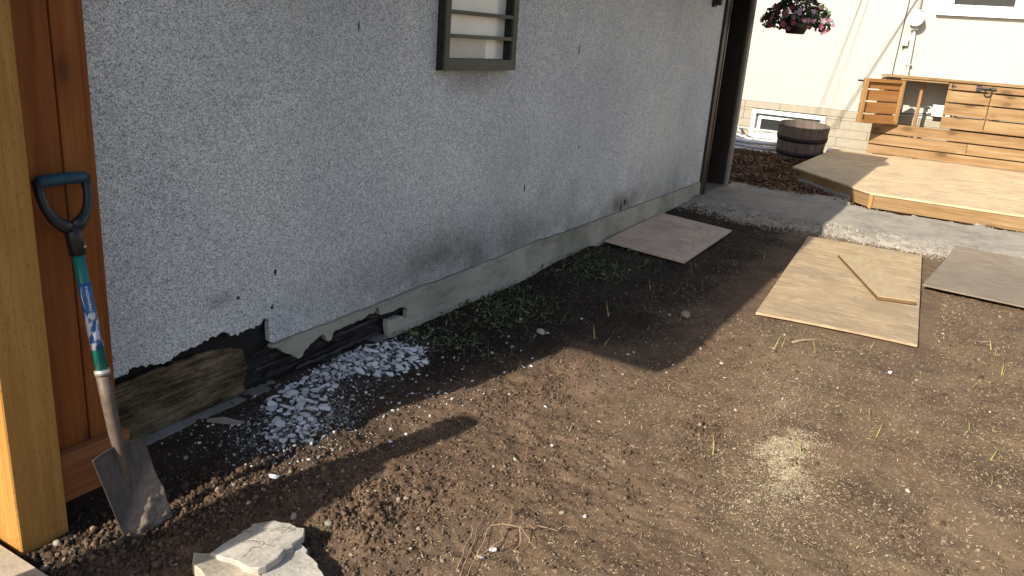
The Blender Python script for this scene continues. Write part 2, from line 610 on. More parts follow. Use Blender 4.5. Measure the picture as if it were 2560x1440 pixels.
SOIL = m_soil()
DASH = m_dash()
PARGE = m_cement('parge_cement', (0.35, 0.328, 0.27), 0.6)
FOOT = m_cement('footing_concrete', (0.21, 0.20, 0.185), 0.3, 2.0)
SLAB = m_cement('walk_concrete', (0.285, 0.255, 0.215), 0.0, 1.6)
PAVER = m_cement('paver_concrete', (0.42, 0.34, 0.25), 0.0, 3.0)
POSTW = wood('post_wood', 2, (0.32, 0.145, 0.030), (0.42, 0.205, 0.050), (0.50, 0.265, 0.078), knots=.25, dashes=.16)
CEDAR = wood('cedar_wood', 2, (0.17, 0.042, 0.008), (0.25, 0.072, 0.014), (0.31, 0.105, 0.024), knots=.85)
CEDARX = wood('cedar_rail_wood', 0, (0.17, 0.062, 0.022), (0.27, 0.10, 0.036), (0.35, 0.145, 0.055), knots=.4)
PINEY = wood('pine_wood', 1, (0.165, 0.088, 0.032), (0.250, 0.153, 0.070), (0.325, 0.225, 0.120), knots=1.25, rough=.7)
PINEZ = wood('pine_upright_wood', 2, (0.24, 0.125, 0.040), (0.32, 0.185, 0.068), (0.37, 0.235, 0.10), knots=.3, rough=.7)
PINEO = wood('pine_inner_wood', 0, (0.20, 0.082, 0.022), (0.265, 0.120, 0.038), (0.32, 0.165, 0.06), knots=.35, rough=.75)
STUDW = wood('stud_wood', 2, (0.20, 0.10, 0.045), (0.28, 0.15, 0.07), (0.33, 0.19, 0.10), knots=.3)
DECKT = m_ply('deck_plywood', 1, (0.42, 0.30, 0.17), (0.53, 0.40, 0.25), (0.63, 0.50, 0.34), dirt=.25, spots=.06)
PLYA = m_ply('plywood_weathered', 1, (0.43, 0.33, 0.25), (0.545, 0.425, 0.325), (0.61, 0.49, 0.385), dirt=.4, spots=.5)
PLYB = m_ply('plywood_golden', 1, (0.29, 0.205, 0.115), (0.385, 0.285, 0.172), (0.49, 0.38, 0.235), dirt=.35, spots=.35)
PLYC = m_ply('plywood_grey', 1, (0.155, 0.125, 0.095), (0.20, 0.163, 0.124), (0.235, 0.195, 0.15), dirt=.3, spots=.1)
PLYD = m_ply('plywood_strip', 0, (0.35, 0.262, 0.155), (0.40, 0.305, 0.185), (0.44, 0.34, 0.215), dirt=.15, spots=.03)
OLIVE = wood('olive_paint', 0, (0.065, 0.062, 0.045), (0.105, 0.10, 0.075), (0.15, 0.145, 0.11), knots=0, rough=.6)
OLIVEZ = wood('olive_paint_upright', 2, (0.065, 0.062, 0.045), (0.105, 0.10, 0.075), (0.16, 0.155, 0.12), knots=0, rough=.6)
DARKF = flat('dark_frame', (0.022, 0.022, 0.018), .6, .3, var=.5)
BROWN = flat('dark_brown_paint', (0.020, 0.012, 0.010), .45, .4, var=.3, scale=6)
BROWN2 = flat('brown_door_paint', (0.020, 0.017, 0.016), .4, .4, var=.25, scale=6)
SILL = flat('doorsill', (0.17, 0.15, 0.135), .7, .3, var=.3)
CREAM = flat('house_stucco', (0.43, 0.413, 0.368), .9, .1, var=.035, scale=9)
SIDING = flat('house_siding', (0.335, 0.295, 0.228), .8, .15, var=.08, scale=14)
WHITE = flat('white_paint', (0.80, 0.81, 0.84), .45, .4, var=.02)
GLASSD = flat('dark_glass', (0.030, 0.030, 0.030), .18, .25, var=.1)
GREYM = flat('grey_metal', (0.38, 0.38, 0.36), .5, .5, metal=.3, var=.1)
GALV = flat('galvanised_pipe', (0.55, 0.54, 0.50), .45, .5, metal=.2, var=.08)
BLACKM = flat('black_iron', (0.018, 0.016, 0.018), .45, .5, var=.3)
BLACKP = flat('black_plastic', (0.012, 0.012, 0.013), .42, .5, var=.2)
GRIPM = flat('teal_grip', (0.012, 0.055, 0.085), .5, .4, var=.2)
TEAL = flat('teal_enamel', (0.008, 0.150, 0.125), .3, .5, var=.08)
STEELB = flat('muddy_steel', (0.115, 0.082, 0.062), .6, .4, metal=.2, var=.3, scale=40)
RINGM = flat('silver_ferrule', (0.50, 0.47, 0.40), .35, .6, metal=.6, var=.15)
ROOFM = flat('roof_shingle', (0.07, 0.065, 0.06), .9, .1, var=.3, scale=30)
FASC = flat('brown_fascia', (0.035, 0.022, 0.018), .6, .3)
POTM = flat('basket_pot', (0.028, 0.015, 0.014), .6, .3)
WIREM = flat('wire_black', (0.02, 0.02, 0.02), .5, .3)
PIPEW = flat('white_pipe', (0.62, 0.63, 0.68), .25, .5, var=.05)
STAKEG = flat('pale_cable', (0.55, 0.55, 0.54), .5, .3)


def m_tar():
    s = NT('tar_paper')
    p = s.pos()
    n = s.noise(s.mapped(p, (1, 1, 3)), 11, 6, .65)
    col = s.ramp(n, [(.35, (.010, .009, .009)), (.52, (.030, .024, .024)), (.60, (.07, .062, .068)), (.70, (.20, .19, .21))])
    col = s.mix(s.rng(s.sep(p)[0], 2.3, 2.05), col, (.013, .011, .010))
    s.bump(n, .6, .01)
    return s.out(col, .75, .3)


def m_rot():
    s = NT('rotten_wood')
    p = s.pos()
    a = s.noise(s.mapped(p, (3, 3, 26)), 1.4, 6, .65, .8)
    b = s.noise(s.mapped(p, (1.0, 1, 1.3)), 5.5, 6, .6)
    c = s.noise(s.mapped(p, (10, 1, 60)), 2.2, 6, .75, .5)
    col = s.ramp(s.math('ADD', s.math('ADD', s.math('MULTIPLY', a, .35), s.math('MULTIPLY', b, .35)), s.math('MULTIPLY', c, .30)),
                 [(.40, (.020, .013, .008)), (.47, (.075, .050, .028)), (.55, (.175, .125, .075)), (.66, (.32, .25, .165))])
    s.bump(a, .9, .012)
    return s.out(col, .9, .1)


def m_blade():
    s = NT('dirty_blade')
    p = s.pos()
    n = s.noise(p, 55, 6, .7)
    xyz = s.sep(p)
    mud = s.rng(s.math('ADD', s.math('SUBTRACT', .115, xyz[2]), s.math('MULTIPLY', s.math('SUBTRACT', xyz[0], 1.30), 1.3)), -.03, .05)
    steel = s.ramp(s.noise(s.mapped(p, (4, 4, 1)), 20, 5), [(.3, (.060, .048, .042)), (.7, (.115, .088, .075))])
    mudc = s.ramp(n, [(.3, (.15, .105, .075)), (.7, (.34, .26, .195))])
    col = s.mix(mud, steel, mudc)
    s.bump(s.math('MULTIPLY', n, mud), .9, .012)
    return s.out(col, .7, .35)


def m_chip_bark():
    return m_island('bark_mulch', [(0, (.06, .028, .014)), (.4, (.14, .072, .036)), (.75, (.21, .118, .064)), (1, (.34, .22, .14))], .85)


TAR, ROT, BLADE = m_tar(), m_rot(), m_blade()
LATH = wood('old_lath', 0, (.010, .008, .008), (.026, .020, .018), (.095, .083, .085), knots=0, rough=.9)
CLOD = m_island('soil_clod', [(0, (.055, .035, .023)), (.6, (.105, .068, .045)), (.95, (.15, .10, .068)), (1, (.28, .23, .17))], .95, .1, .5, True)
STRAW = m_island('straw', [(0, (.13, .09, .050)), (.55, (.25, .185, .105)), (1, (.50, .40, .25))], .85)
SEEDM = m_island('grass_seed', [(0, (.26, .20, .125)), (.5, (.46, .38, .26)), (1, (.66, .57, .42))], 1.0, .0)
AGG = m_island('aggregate', [(0, (.14, .12, .095)), (.4, (.24, .212, .17)), (.85, (.34, .305, .25)), (1, (.50, .455, .39))], .85)
BARK = m_chip_bark()
MULCH = flat('mulch_base', (.035, .019, .010), .95, .1, var=.5, scale=40)
WEED = m_island('weed_leaf', [(0, (.028, .050, .020)), (.6, (.065, .105, .038)), (1, (.16, .17, .08))], .7, .3)
WCHIP = m_obj('stucco_chip', [(0, (.42, .43, .44)), (.3, (.60, .61, .62)), (1, (.76, .77, .78))])
PEBB = m_obj('pebble', [(0, (.22, .19, .15)), (.5, (.36, .32, .26)), (1, (.50, .46, .40))])
SPROUT = m_obj('grass_blade', [(0, (.22, .26, .06)), (.5, (.32, .30, .10)), (1, (.42, .36, .17))], .6, .3)
TWIG = flat('dry_twig_bark', (.27, .19, .12), .85, .1, var=.3)
STAVE = wood('barrel_oak', 2, (.075, .055, .045), (.13, .098, .080), (.20, .150, .118), knots=0, rough=.85)
HOOP = flat('rusty_hoop', (.022, .016, .015), .7, .3, var=.4)
LEAFM = m_island('basket_leaf', [(0, (.018, .032, .012)), (.6, (.04, .065, .022)), (1, (.075, .10, .04))], .6, .3)
PINK = m_obj('pink_petal', [(0, (.36, .03, .08)), (.5, (.42, .08, .17)), (1, (.42, .15, .26))], .7)
PALEP = m_obj('pale_petal', [(0, (.42, .27, .32)), (1, (.55, .44, .48))], .7)
SLABW = m_cement('stucco_fragment', (0.39, 0.36, 0.31), 0.0, 7.0)
SLABY = m_cement('stucco_fragment_edge', (0.40, 0.345, 0.26), 0.0, 6.0)


def m_label():
    s = NT('torn_label')
    p = s.pos()
    n = s.noise(s.mapped(p, (1, 1, .5)), 55, 4, .6)
    z = s.sep(p)[2]
    torn = s.math('MULTIPLY', s.rng(z, .668, .655), s.math('GREATER_THAN', n, .50))
    blue = s.ramp(s.noise(p, 30, 3), [(.3, (.012, .075, .22)), (.7, (.022, .12, .30))])
    return s.out(s.mix(torn, blue, (.50, .52, .58)), .45, .4)


LABEL = m_label()
LETTER = flat('label_white', (.78, .80, .84), .5, .3, var=.02)

# ------------------------------------------------------------------ ground
def axis_pts(*spans):
    out = []
    for a, b, st in spans:
        out += list(np.arange(a, b, st))
    out.append(spans[-1][1])
    return np.array(out)


def heightfield(name, xs, ys, fn, mat, **tags):
    X, Y = np.meshgrid(xs, ys, indexing='ij')
    Z = fn(X, Y)
    V = np.stack([X, Y, Z], -1).reshape(-1, 3).astype(np.float32)
    nx, ny = len(xs), len(ys)
    i = np.arange(nx * ny).reshape(nx, ny)
    Q = np.stack([i[:-1, :-1], i[1:, :-1], i[1:, 1:], i[:-1, 1:]], -1).reshape(-1, 4)
    me = bpy.data.meshes.new(name)
    me.vertices.add(len(V))
    me.vertices.foreach_set('co', V.ravel())
    me.loops.add(Q.size)
    me.loops.foreach_set('vertex_index', Q.ravel().astype(np.int32))
    me.polygons.add(len(Q))
    me.polygons.foreach_set('loop_start', np.arange(0, Q.size, 4, dtype=np.int32))
    me.update()
    me.shade_smooth()
    return link(name, me, mat, None, (0, 0, 0), **tags)


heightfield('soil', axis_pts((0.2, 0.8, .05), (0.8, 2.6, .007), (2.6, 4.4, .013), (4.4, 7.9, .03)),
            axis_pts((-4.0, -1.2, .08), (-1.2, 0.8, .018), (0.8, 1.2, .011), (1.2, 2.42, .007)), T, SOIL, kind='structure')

# the yard beyond: one sheet to the horizon, well below the worked soil
s = NT('yard_ground')
YARD = s.out(s.ramp(s.noise(s.pos(), .8, 6), [(.35, (.05, .04, .025)), (.6, (.09, .085, .04))]), .95, .1)
mk('ground', [(-300, -300, -.11), (300, -300, -.11), (300, 300, -.11), (-300, 300, -.11)], [(0, 1, 2, 3)], YARD, kind='structure')


def edge_x(y):
    return 7.42 + (vn(np.asarray(y) * 3.1, np.asarray(y) * 0 + 3, 21) - .5) * .16 + (vn(np.asarray(y) * 13, np.asarray(y) * 0 + 3, 22) - .5) * .06


def slab_z(X, Y):
    e = edge_x(Y)
    t = ss(X, e - .28, e)
    z = -.055 + .105 * t
    mid = t * (1 - ss(X, e + .05, e + .4)) + .15
    z = z + (vn(X * 55, Y * 55, 31) - .5) * .016 * mid + (vn(X * 24, Y * 24, 32) - .5) * .022 * mid
    far = ss(X, 8.86, 9.03) * ss(1.1 - Y, 0, .2)
    z = z + (vn(X * 30, Y * 30, 34) - .5) * .035 * far
    z = z - .075 * ss(X, 8.74 + (vn(Y * 7, Y * 0 + 2, 35) - .5) * .14, 8.92) * ss(1.15 - Y, 0, .15)
    return z + (vn(X * 3, Y * 3, 33) - .5) * .012


heightfield('concrete_walk', axis_pts((7.0, 7.9, .014), (7.9, 8.8, .06), (8.8, 9.16, .018)), axis_pts((-4.0, -1.0, .05), (-1.0, 2.36, .014)), slab_z, SLAB, kind='structure')
heightfield('mulch_bed', axis_pts((9.05, 13.4, .06)), axis_pts((-3.5, 6.0, .07)),
            lambda X, Y: .0 + (vn(X * 3, Y * 3, 41) - .5) * .06 + .02 * ss(X, 9.0, 9.6), MULCH, kind='structure')


# ------------------------------------------------------------------ scattered ground cover (stuff)
def ico(sub):
    bm = bmesh.new()
    bmesh.ops.create_icosphere(bm, subdivisions=sub, radius=1.0)
    bm.verts.ensure_lookup_table()
    V = np.array([v.co[:] for v in bm.verts])
    F = np.array([[v.index for v in f.verts] for f in bm.faces])
    bm.free()
    return V, F


I1, I2 = ico(1), ico(2)


def rand_rot(n):
    q = rng.normal(size=(n, 4))
    q /= np.linalg.norm(q, axis=1)[:, None]
    w, x, y, z = q.T
    return np.stack([1 - 2 * (y * y + z * z), 2 * (x * y - z * w), 2 * (x * z + y * w), 2 * (x * y + z * w), 1 - 2 * (x * x + z * z), 2 * (y * z - x * w),
                     2 * (x * z - y * w), 2 * (y * z + x * w), 1 - 2 * (x * x + y * y)], -1).reshape(n, 3, 3)


def yaw_rot(n, tilt=0.2):
    a = rng.uniform(0, 2 * math.pi, n)
    tx, ty = rng.normal(0, tilt, n), rng.normal(0, tilt, n)
    c, s_ = np.cos(a), np.sin(a)
    Z = np.zeros((n, 3, 3))
    Z[:, 0, 0], Z[:, 0, 1], Z[:, 1, 0], Z[:, 1, 1], Z[:, 2, 2] = c, -s_, s_, c, 1
    K = np.zeros((n, 3, 3))
    K[:, 0, 0], K[:, 1, 1], K[:, 2, 2] = 1, np.cos(tx), np.cos(tx)
    K[:, 1, 2], K[:, 2, 1] = -np.sin(tx), np.sin(tx)
    L = np.zeros((n, 3, 3))
    L[:, 1, 1], L[:, 0, 0], L[:, 2, 2] = 1, np.cos(ty), np.cos(ty)
    L[:, 0, 2], L[:, 2, 0] = np.sin(ty), -np.sin(ty)
    return Z @ K @ L


def scatter(name, base, P, S, R, mat, jitter=0.0, smooth=False, parent=None, kind='stuff'):
    """many small pieces joined into one mesh; P centres, S (n,3) sizes, R rotations"""
    bV, bF = base
    n = len(P)
    V = np.repeat(bV[None], n, 0)
    if jitter:
        V = V * (1 + rng.uniform(-jitter, jitter, (n, len(bV), 1)))
    V = V * S[:, None, :]
    V = np.einsum('nij,nkj->nki', R, V) + P[:, None, :]
    k = bF.shape[1]
    F = (bF[None] + (np.arange(n) * len(bV))[:, None, None]).reshape(-1, k)
    me = bpy.data.meshes.new(name)
    V = V.reshape(-1, 3).astype(np.float32)
    me.vertices.add(len(V))
    me.vertices.foreach_set('co', V.ravel())
    me.loops.add(F.size)
    me.loops.foreach_set('vertex_index', F.ravel().astype(np.int32))
    me.polygons.add(len(F))
    me.polygons.foreach_set('loop_start', np.arange(0, F.size, k, dtype=np.int32))
    me.update()
    if smooth:
        me.shade_smooth()
    if parent is not None:
        V0 = ORG[parent.name]
        o = link(name, me, mat, parent, (0, 0, 0), kind=kind)
        return o
    return link(name, me, mat, None, (0, 0, 0), kind=kind)


QUAD = (np.array([(-1, -1, 0), (1, -1, 0), (1, 1, 0), (-1, 1, 0)], float), np.array([(0, 1, 2, 3)]))
BENT = (np.array([(-1, -1, -.5), (1, -1, -.5), (1, .1, .35), (-1, .1, .35), (.6, 1, -.2), (-.6, 1, -.2)], float), np.array([(0, 1, 2, 3), (3, 2, 4, 5)]))
BOXB = (np.array([(x, y, z) for x in (-1, 1) for y in (-1, 1) for z in (-1, 1)], float), np.array([(0, 1, 3, 2), (4, 6, 7, 5), (0, 4, 5, 1), (2, 3, 7, 6), (0, 2, 6, 4), (1, 5, 7, 3)]))
STRIP = (np.array([(-1, -1, 0), (1, -1, 0), (.9, .15, .45), (-.9, .15, .45), (.35, 1, .1), (-.35, 1, .1)], float), np.array([(0, 1, 2, 3), (3, 2, 4, 5)]))


def pick(n, x0, x1, y0, y1, w):
    """n random ground points with density w(x, y) in 0..1"""
    out = np.zeros((0, 2))
    while len(out) < n:
        q = np.stack([rng.uniform(x0, x1, n * 2), rng.uniform(y0, y1, n * 2)], 1)
        q = q[rng.uniform(0, 1, len(q)) < w(q[:, 0], q[:, 1])]
        out = np.concatenate([out, q])
    return out[:n]


def clear_of_boards(x, y):
    a = (x > 4.6) & (x < 7.2) & (y > 0.02) & (y < 1.2)
    b = (x > 5.45) & (x < 6.85) & (y > 1.62) & (y < 2.36)
    c = (x > 6.1) & (y < .18)
    return ~(a | b | c) * 1.0


def clods(n, lo, hi, w, box, base, name):
    p = pick(n, *box, lambda x, y: w(x, y) * clear_of_boards(x, y))
    r = np.minimum(lo * np.exp(rng.exponential(.5, n)), hi)
    P = np.stack([p[:, 0], p[:, 1], T(p[:, 0], p[:, 1]) + r * .25], 1)
    S = r[:, None] * rng.uniform(.65, 1.25, (n, 3))
    scatter(name, base, P, S, rand_rot(n), CLOD, .34)


wm = lambda x, y: np.clip(rough_mask(x, y) ** 1.3 + .02, 0, 1)
wb = lambda x, y: np.clip(np.exp(-((x - 1.3) / .42) ** 2 - ((y - 1.96 + .12 * (x - 1.1)) / .11) ** 2) + .5 * np.exp(-((x - 1.72) / .12) ** 2 - ((y - 1.46) / .08) ** 2) + .28 * rough_mask(x, y) ** 3, 0, 1)
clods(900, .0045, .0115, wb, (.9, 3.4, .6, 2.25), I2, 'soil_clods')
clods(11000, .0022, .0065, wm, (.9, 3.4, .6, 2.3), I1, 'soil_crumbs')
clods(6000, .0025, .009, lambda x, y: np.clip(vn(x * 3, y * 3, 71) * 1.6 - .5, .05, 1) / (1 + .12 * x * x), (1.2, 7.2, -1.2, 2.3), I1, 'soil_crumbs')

strawden = lambda x, y: np.clip((.12 + .9 * ss(1.9 - y, .2, 1.7)) * (.25 + 1.2 * vn(x * 2.2, y * 2.2, 51)) / (1 + .07 * x * x), 0, 1) * clear_of_boards(x, y)
p = pick(60000, 1.2, 7.3, -1.4, 2.2, strawden)
n = len(p)
S = np.stack([rng.uniform(.0007, .0017, n), rng.uniform(.0025, .0095, n), rng.uniform(.001, .0028, n)], 1) * (.64 + .11 * p[:, :1])
scatter('straw_litter', BENT, np.stack([p[:, 0], p[:, 1], T(p[:, 0], p[:, 1]) + .0025], 1), S, yaw_rot(n, .22), STRAW)
seedw = lambda x, y: np.clip(np.exp(-(((x - 3.02) / .19) ** 2 + ((y - .41) / .095) ** 2) ** 1.3) * 1.3 * np.clip((.55 * vn(x * 9, y * 13, 61) + .45 * vn(x * 24, y * 30, 62)) * 4.2 - 1.55, .03, 1.2) +
                             .18 * np.exp(-((x - 2.75) / .28) ** 2 - ((y - .38) / .14) ** 2) + .12 * np.exp(-((x - 3.5) / .25) ** 2 - ((y - .54) / .12) ** 2), 0, 1)
p = pick(14000, 2.3, 4.0, 0, .9, seedw)
n = len(p)
scatter('spilled_seed', BENT, np.stack([p[:, 0], p[:, 1], T(p[:, 0], p[:, 1]) + .002], 1),
        np.stack([rng.uniform(.0006, .0011, n), rng.uniform(.0014, .0028, n), np.full(n, .0008)], 1), yaw_rot(n, .3), SEEDM)

# low weeds along the foundation
weedw = lambda x, y: np.clip(ss(y, 1.65, 2.2) * (vn(x * 2.1, y * 3, 81) * 1.6 - .35) * (.3 + .7 * vn(x * 9, y * 9, 82)), 0, 1) * clear_of_boards(x, y)
p = pick(760, 2.95, 6.3, 1.7, 2.32, weedw)
n = len(p)
scatter('low_weeds', STRIP, np.stack([p[:, 0], p[:, 1], T(p[:, 0], p[:, 1]) + rng.uniform(.004, .03, n)], 1),
        np.stack([rng.uniform(.003, .007, n), rng.uniform(.008, .020, n), rng.uniform(.004, .010, n)], 1), yaw_rot(n, .6), WEED)
p = pick(420, 2.95, 6.8, 1.3, 2.32, lambda x, y: np.clip(weedw(x, y) + .06, 0, 1))
n = len(p)
R = yaw_rot(n, .35) @ np.repeat(np.array([[[1, 0, 0], [0, 0, -1], [0, 1, 0]]], float), n, 0)
hgt = rng.uniform(.012, .045, n)
scatter('thin_grass', STRIP, np.stack([p[:, 0], p[:, 1], T(p[:, 0], p[:, 1]) + hgt * .8], 1), np.stack([np.full(n, .0016), hgt, hgt * .4], 1), R, WEED)

# aggregate loose on the walk's broken edges
y_ = rng.uniform(-1.6, 2.34, 6000)
e_ = edge_x(y_) - .13 + rng.normal(0, .10, len(y_))
r_ = np.minimum(.0030 * np.exp(rng.exponential(.36, len(y_))), .010)
z_ = np.maximum(slab_z(e_, y_), T(e_, y_))
scatter('walk_aggregate', I1, np.stack([e_, y_, z_ + r_ * .35], 1), r_[:, None] * rng.uniform(.6, 1.3, (len(y_), 3)), rand_rot(len(y_)), AGG, .2)
y_ = rng.uniform(-1.6, 1.15, 160)
e_ = 8.84 + rng.normal(0, .05, len(y_))
r_ = np.minimum(.006 * np.exp(rng.exponential(.45, len(y_))), .022)
scatter('walk_aggregate', I1, np.stack([e_, y_, slab_z(e_, y_) + r_ * .35], 1), r_[:, None] * rng.uniform(.6, 1.3, (len(y_), 3)), rand_rot(len(y_)), AGG, .2)

p = pick(6500, 9.0, 13.3, 1.0, 4.6, lambda x, y: ((y > 1.02 + (x - 9.0) * .8) | (y > 1.9)) * np.clip(1.3 - .09 * (x - 9), 0, 1) * 1.0)
n = len(p)
scatter('bark_chips', BOXB, np.stack([p[:, 0], p[:, 1], .03 + (vn(p[:, 0] * 3, p[:, 1] * 3, 41) - .5) * .06 + rng.uniform(0, .03, n)], 1),
        np.stack([rng.uniform(.004, .010, n), rng.uniform(.014, .045, n), rng.uniform(.002, .005, n)], 1), yaw_rot(n, .3), BARK)

# ------------------------------------------------------------------ the garage
garage = thing('garage', (4.6, 2.35, 0), 'grey rock-dash garage wall with its broken lower corner', 'garage')
wallf = lambda u, v, w: (u, 2.35 + w, v)
GX0, GX1, ZT = 0.3, 7.80, 2.34
dmg = jag([(GX0, .30), (1.0, .30), (1.50, .287), (1.585, .297), (1.672, .284), (1.74, .29), (1.791, .30), (1.853, .305), (1.93, .318), (1.965, .316), (1.993, .292),
           (2.06, .298), (2.114, .302), (2.167, .318), (2.182, .31)], .013, .009, 3)
base = jag([(2.184, .300), (2.186, .215)], .03, .002, 4) + jag([(2.20, .200), (3.0, .207), (4.0, .212), (4.4, .222), (4.5, .226), (4.62, .217), (6.0, .212), (7.0, .208), (GX1, .212)], .05, .004, 5)
outline = dmg + base + [(GX1, ZT), (GX0, ZT)]
WX0, WX1, WZ0, WZ1 = 3.266, 3.945, 1.290, 2.06
prism('wall', [outline, [(WX0, WZ0), (WX1, WZ0), (WX1, WZ1), (WX0, WZ1)]], .026, wallf, DASH, garage)
# cement parge band
low = [(2.186, .196), (2.187, .183), (2.215, .178), (2.25, .146), (2.30, .118), (2.33, .092), (2.355, .098), (2.378, .122), (2.43, .145), (2.477, .160), (2.50, .142), (2.515, .115),
       (2.535, .118), (2.55, .150), (2.62, .155), (2.757, .158), (2.80, .172), (2.825, .166), (2.846, .193), (2.86, .182), (2.872, .148), (2.92, .140), (2.99, .138), (3.062, .141), (3.075, .125),
       (3.095, .11), (3.088, .08), (3.065, .074), (3.04, .092), (2.985, .097), (2.931, .097), (2.929, .06), (2.932, .03)]
pg = jag(low, .012, .004, 8) + [(2.94, -.16), (GX1 + .04, -.16), (GX1 + .04, .214)] + [(x, z - .004) for x, z in reversed(base[3:])] + [(2.20, .197)]
prism('foundation_band', [pg], .03, lambda u, v, w: (u, 2.336 + w - .022 * max(0, min(1, (.11 - v) / .2)), v), PARGE, garage)
# what the broken corner bares
nx, nz = 92, 16
V = []
for i in range(nx):
    for j in range(nz):
        x, z = 1.25 + i * .021, -.03 + j * .026
        r = .010 * math.sin(z * 105 + math.sin(x * 3) * .8) + .010 * (float(vn(np.array([x * 9]), np.array([z * 22]), 91)[0]) - .5)
        V.append((x, 2.3905 + r, z))
F = [(i * nz + j, (i + 1) * nz + j, (i + 1) * nz + j + 1, i * nz + j + 1) for i in range(nx - 1) for j in range(nz - 1)]
mk('tar_paper', V, F, TAR, garage, smooth=True)
top = jag([(1.25, .235), (1.5, .245), (1.67, .262), (1.78, .258), (1.9, .252), (2.0, .24), (2.06, .21), (2.078, .16)], .03, .006, 12)
rt_ = jag([(2.078, .16), (2.082, .09), (2.06, .055), (2.075, .018)], .02, .004, 13)
prism('rotten_plank', [top + rt_[1:] + [(1.25, .016)]], .012, lambda u, v, w: (u, 2.366 + w + .008 * math.sin(u * 7), v), ROT, garage)
for (a, b, z, h) in ((2.10, 2.24, .165, .018), (2.11, 2.47, .088, .024), (2.16, 2.74, .050, .020), (2.34, 2.92, .022, .022), (2.52, 2.90, .098, .026)):
    prism('lath', [jag([(a, z), (b, z + .010)], .03, .005, int(a * 99)) + jag([(b - .03, z + h), (a + .02, z + h - .006)], .03, .006, int(b * 77))], .008,
          lambda u, v, w: (u, 2.3655 + w, v), LATH, garage)
ft = jag([(1.2, .012), (1.6, .014), (2.1, .012), (2.35, .010), (2.6, .008), (2.80, .010), (2.935, .016)], .04, .005, 14)
prism('footing', [ft + [(2.935, -.2), (1.2, -.2)]], .07, lambda u, v, w: (u, 2.325 + w + .03 * max(0, v + .02), v), FOOT, garage)
# a piece of parge lip and the far right broken lump
prism('parge_lump', [jag([(7.05, .02), (7.2, .075), (7.4, .06), (7.62, .10), (7.78, .09), (7.84, .02)], .04, .012, 15)], .05, lambda u, v, w: (u, 2.275 + w, v), FOOT, garage)
# body behind the wall, roof
b = MB()
b.box(GX0, GX0 + .12, 2.40, 8.0, -.1, 2.34)
b.box(GX0 + .12, 8.80, 7.88, 8.0, -.1, 2.34)
b.box(8.68, 8.80, 2.70, 7.88, -.1, 2.34)
b.box(GX0 + .12, 7.80, 2.43, 2.52, -.1, 1.20)
b.box(GX0 + .12, 3.20, 2.43, 2.52, 1.20, 2.34)
b.box(4.02, 7.80, 2.43, 2.52, 1.20, 2.34)
b.build('wall_core', FASC, garage)
RX0, RX1, EY, EZ, PT = -.04, 9.06, 1.84, 2.30, .05
RY = 5.17
rz = EZ + PT * (RY - EY)
mk('roof', [(RX0, EY, EZ), (RX1, EY, EZ), (RX1, RY, rz), (RX0, RY, rz), (RX1, 2 * RY - EY, EZ), (RX0, 2 * RY - EY, EZ),
            (RX0, EY, EZ - .03), (RX1, EY, EZ - .03), (RX1, RY, rz - .03), (RX0, RY, rz - .03), (RX1, 2 * RY - EY, EZ - .03), (RX0, 2 * RY - EY, EZ - .03)],
   [(0, 1, 2, 3), (3, 2, 4, 5), (7, 6, 9, 8), (8, 9, 11, 10), (0, 6, 7, 1), (1, 7, 8, 2), (2, 8, 10, 4), (4, 10, 11, 5), (5, 11, 9, 3), (3, 9, 6, 0)], ROOFM, garage)
b = MB()
b.box(RX0 + .003, RX1 - .003, EY + .003, EY + .025, EZ - .15, EZ - .032)
b.box(RX0 + .003, RX1 - .003, EY + .026, 2.42, EZ - .15, EZ - .135)
b.build('fascia', FASC, garage)
# gable ends
for gx in (GX0 + .06, 8.74):
    mk('gable', [(gx, 2.42, 2.34), (gx, 8.0, 2.34), (gx, RY, rz - .04)], [(0, 1, 2)], FASC, garage)
# recessed side door at the far end
b = MB()
b.box(7.803, 7.90, 2.325, 2.70, .0, 2.34)
b.build('door_jamb', BROWN, garage)
b = MB()
b.box(7.90, 7.925, 2.318, 2.36, .06, 2.34)
b.build('door_jamb', BROWN2, garage)
b = MB()
b.box(7.93, 8.68, 2.66, 2.70, .075, 2.34)
b.build('door', BROWN2, garage)
b = MB()
b.box(8.68, 8.80, 2.36, 2.695, .05, 2.34)
b.build('door_jamb', BROWN, garage)
b = MB()
b.box(8.72, 8.815, 2.328, 2.355, .05, 2.34)
b.build('corner_trim', flat('trim_grey', (.22, .19, .17), .6, .3), garage)
b = MB()
b.box(7.91, 8.81, 2.335, 2.659, -.08, .072)
b.build('doorsill', SILL, garage)

# window in the garage wall
win = thing('window', (3.6, 2.33, 1.3), None, None)
win.parent = garage
win.location = Vector((3.6, 2.33, 1.3)) - ORG[garage.name]
YF = 2.305
b = MB()
b.box(WX0 + .001, WX0 + .016, YF + .006, 2.372, 1.296, 2.06)
b.build('casing', DARKF, win)
b = MB()
b.box(WX0 + .004, WX0 + .040, YF - .004, YF + .022, 1.292, 2.06)
b.box(WX0 + .0165, WX0 + .03, YF + .0225, 2.372, 1.3, 2.06)
b.build('frame_stile', OLIVEZ, win)
b = MB()
b.box(WX1 - .046, WX1 - .002, YF, 2.372, 1.348, 2.06)
b.build('frame_stile', OLIVEZ, win)
b = MB()
b.box(WX1 - .052, WX1 - .0465, YF + .012, 2.372, 1.348, 2.06)
b.build('inner_reveal', DARKF, win)
b = MB()
b.box(WX0 + .041, WX1 - .001, YF - .003, 2.372, 1.293, 1.347)
b.build('sill', OLIVE, win)
for zz in (1.455, 1.566, 1.70, 1.84):
    b = MB()
    b.box(WX0 + .041, WX1 - .047, YF + .002, YF + .03, zz - .009, zz + .009)
    b.box(WX0 + .041, WX1 - .053, YF + .0305, 2.358, zz - .004, zz + .004)
    b.build('glazing_bar', OLIVE, win)


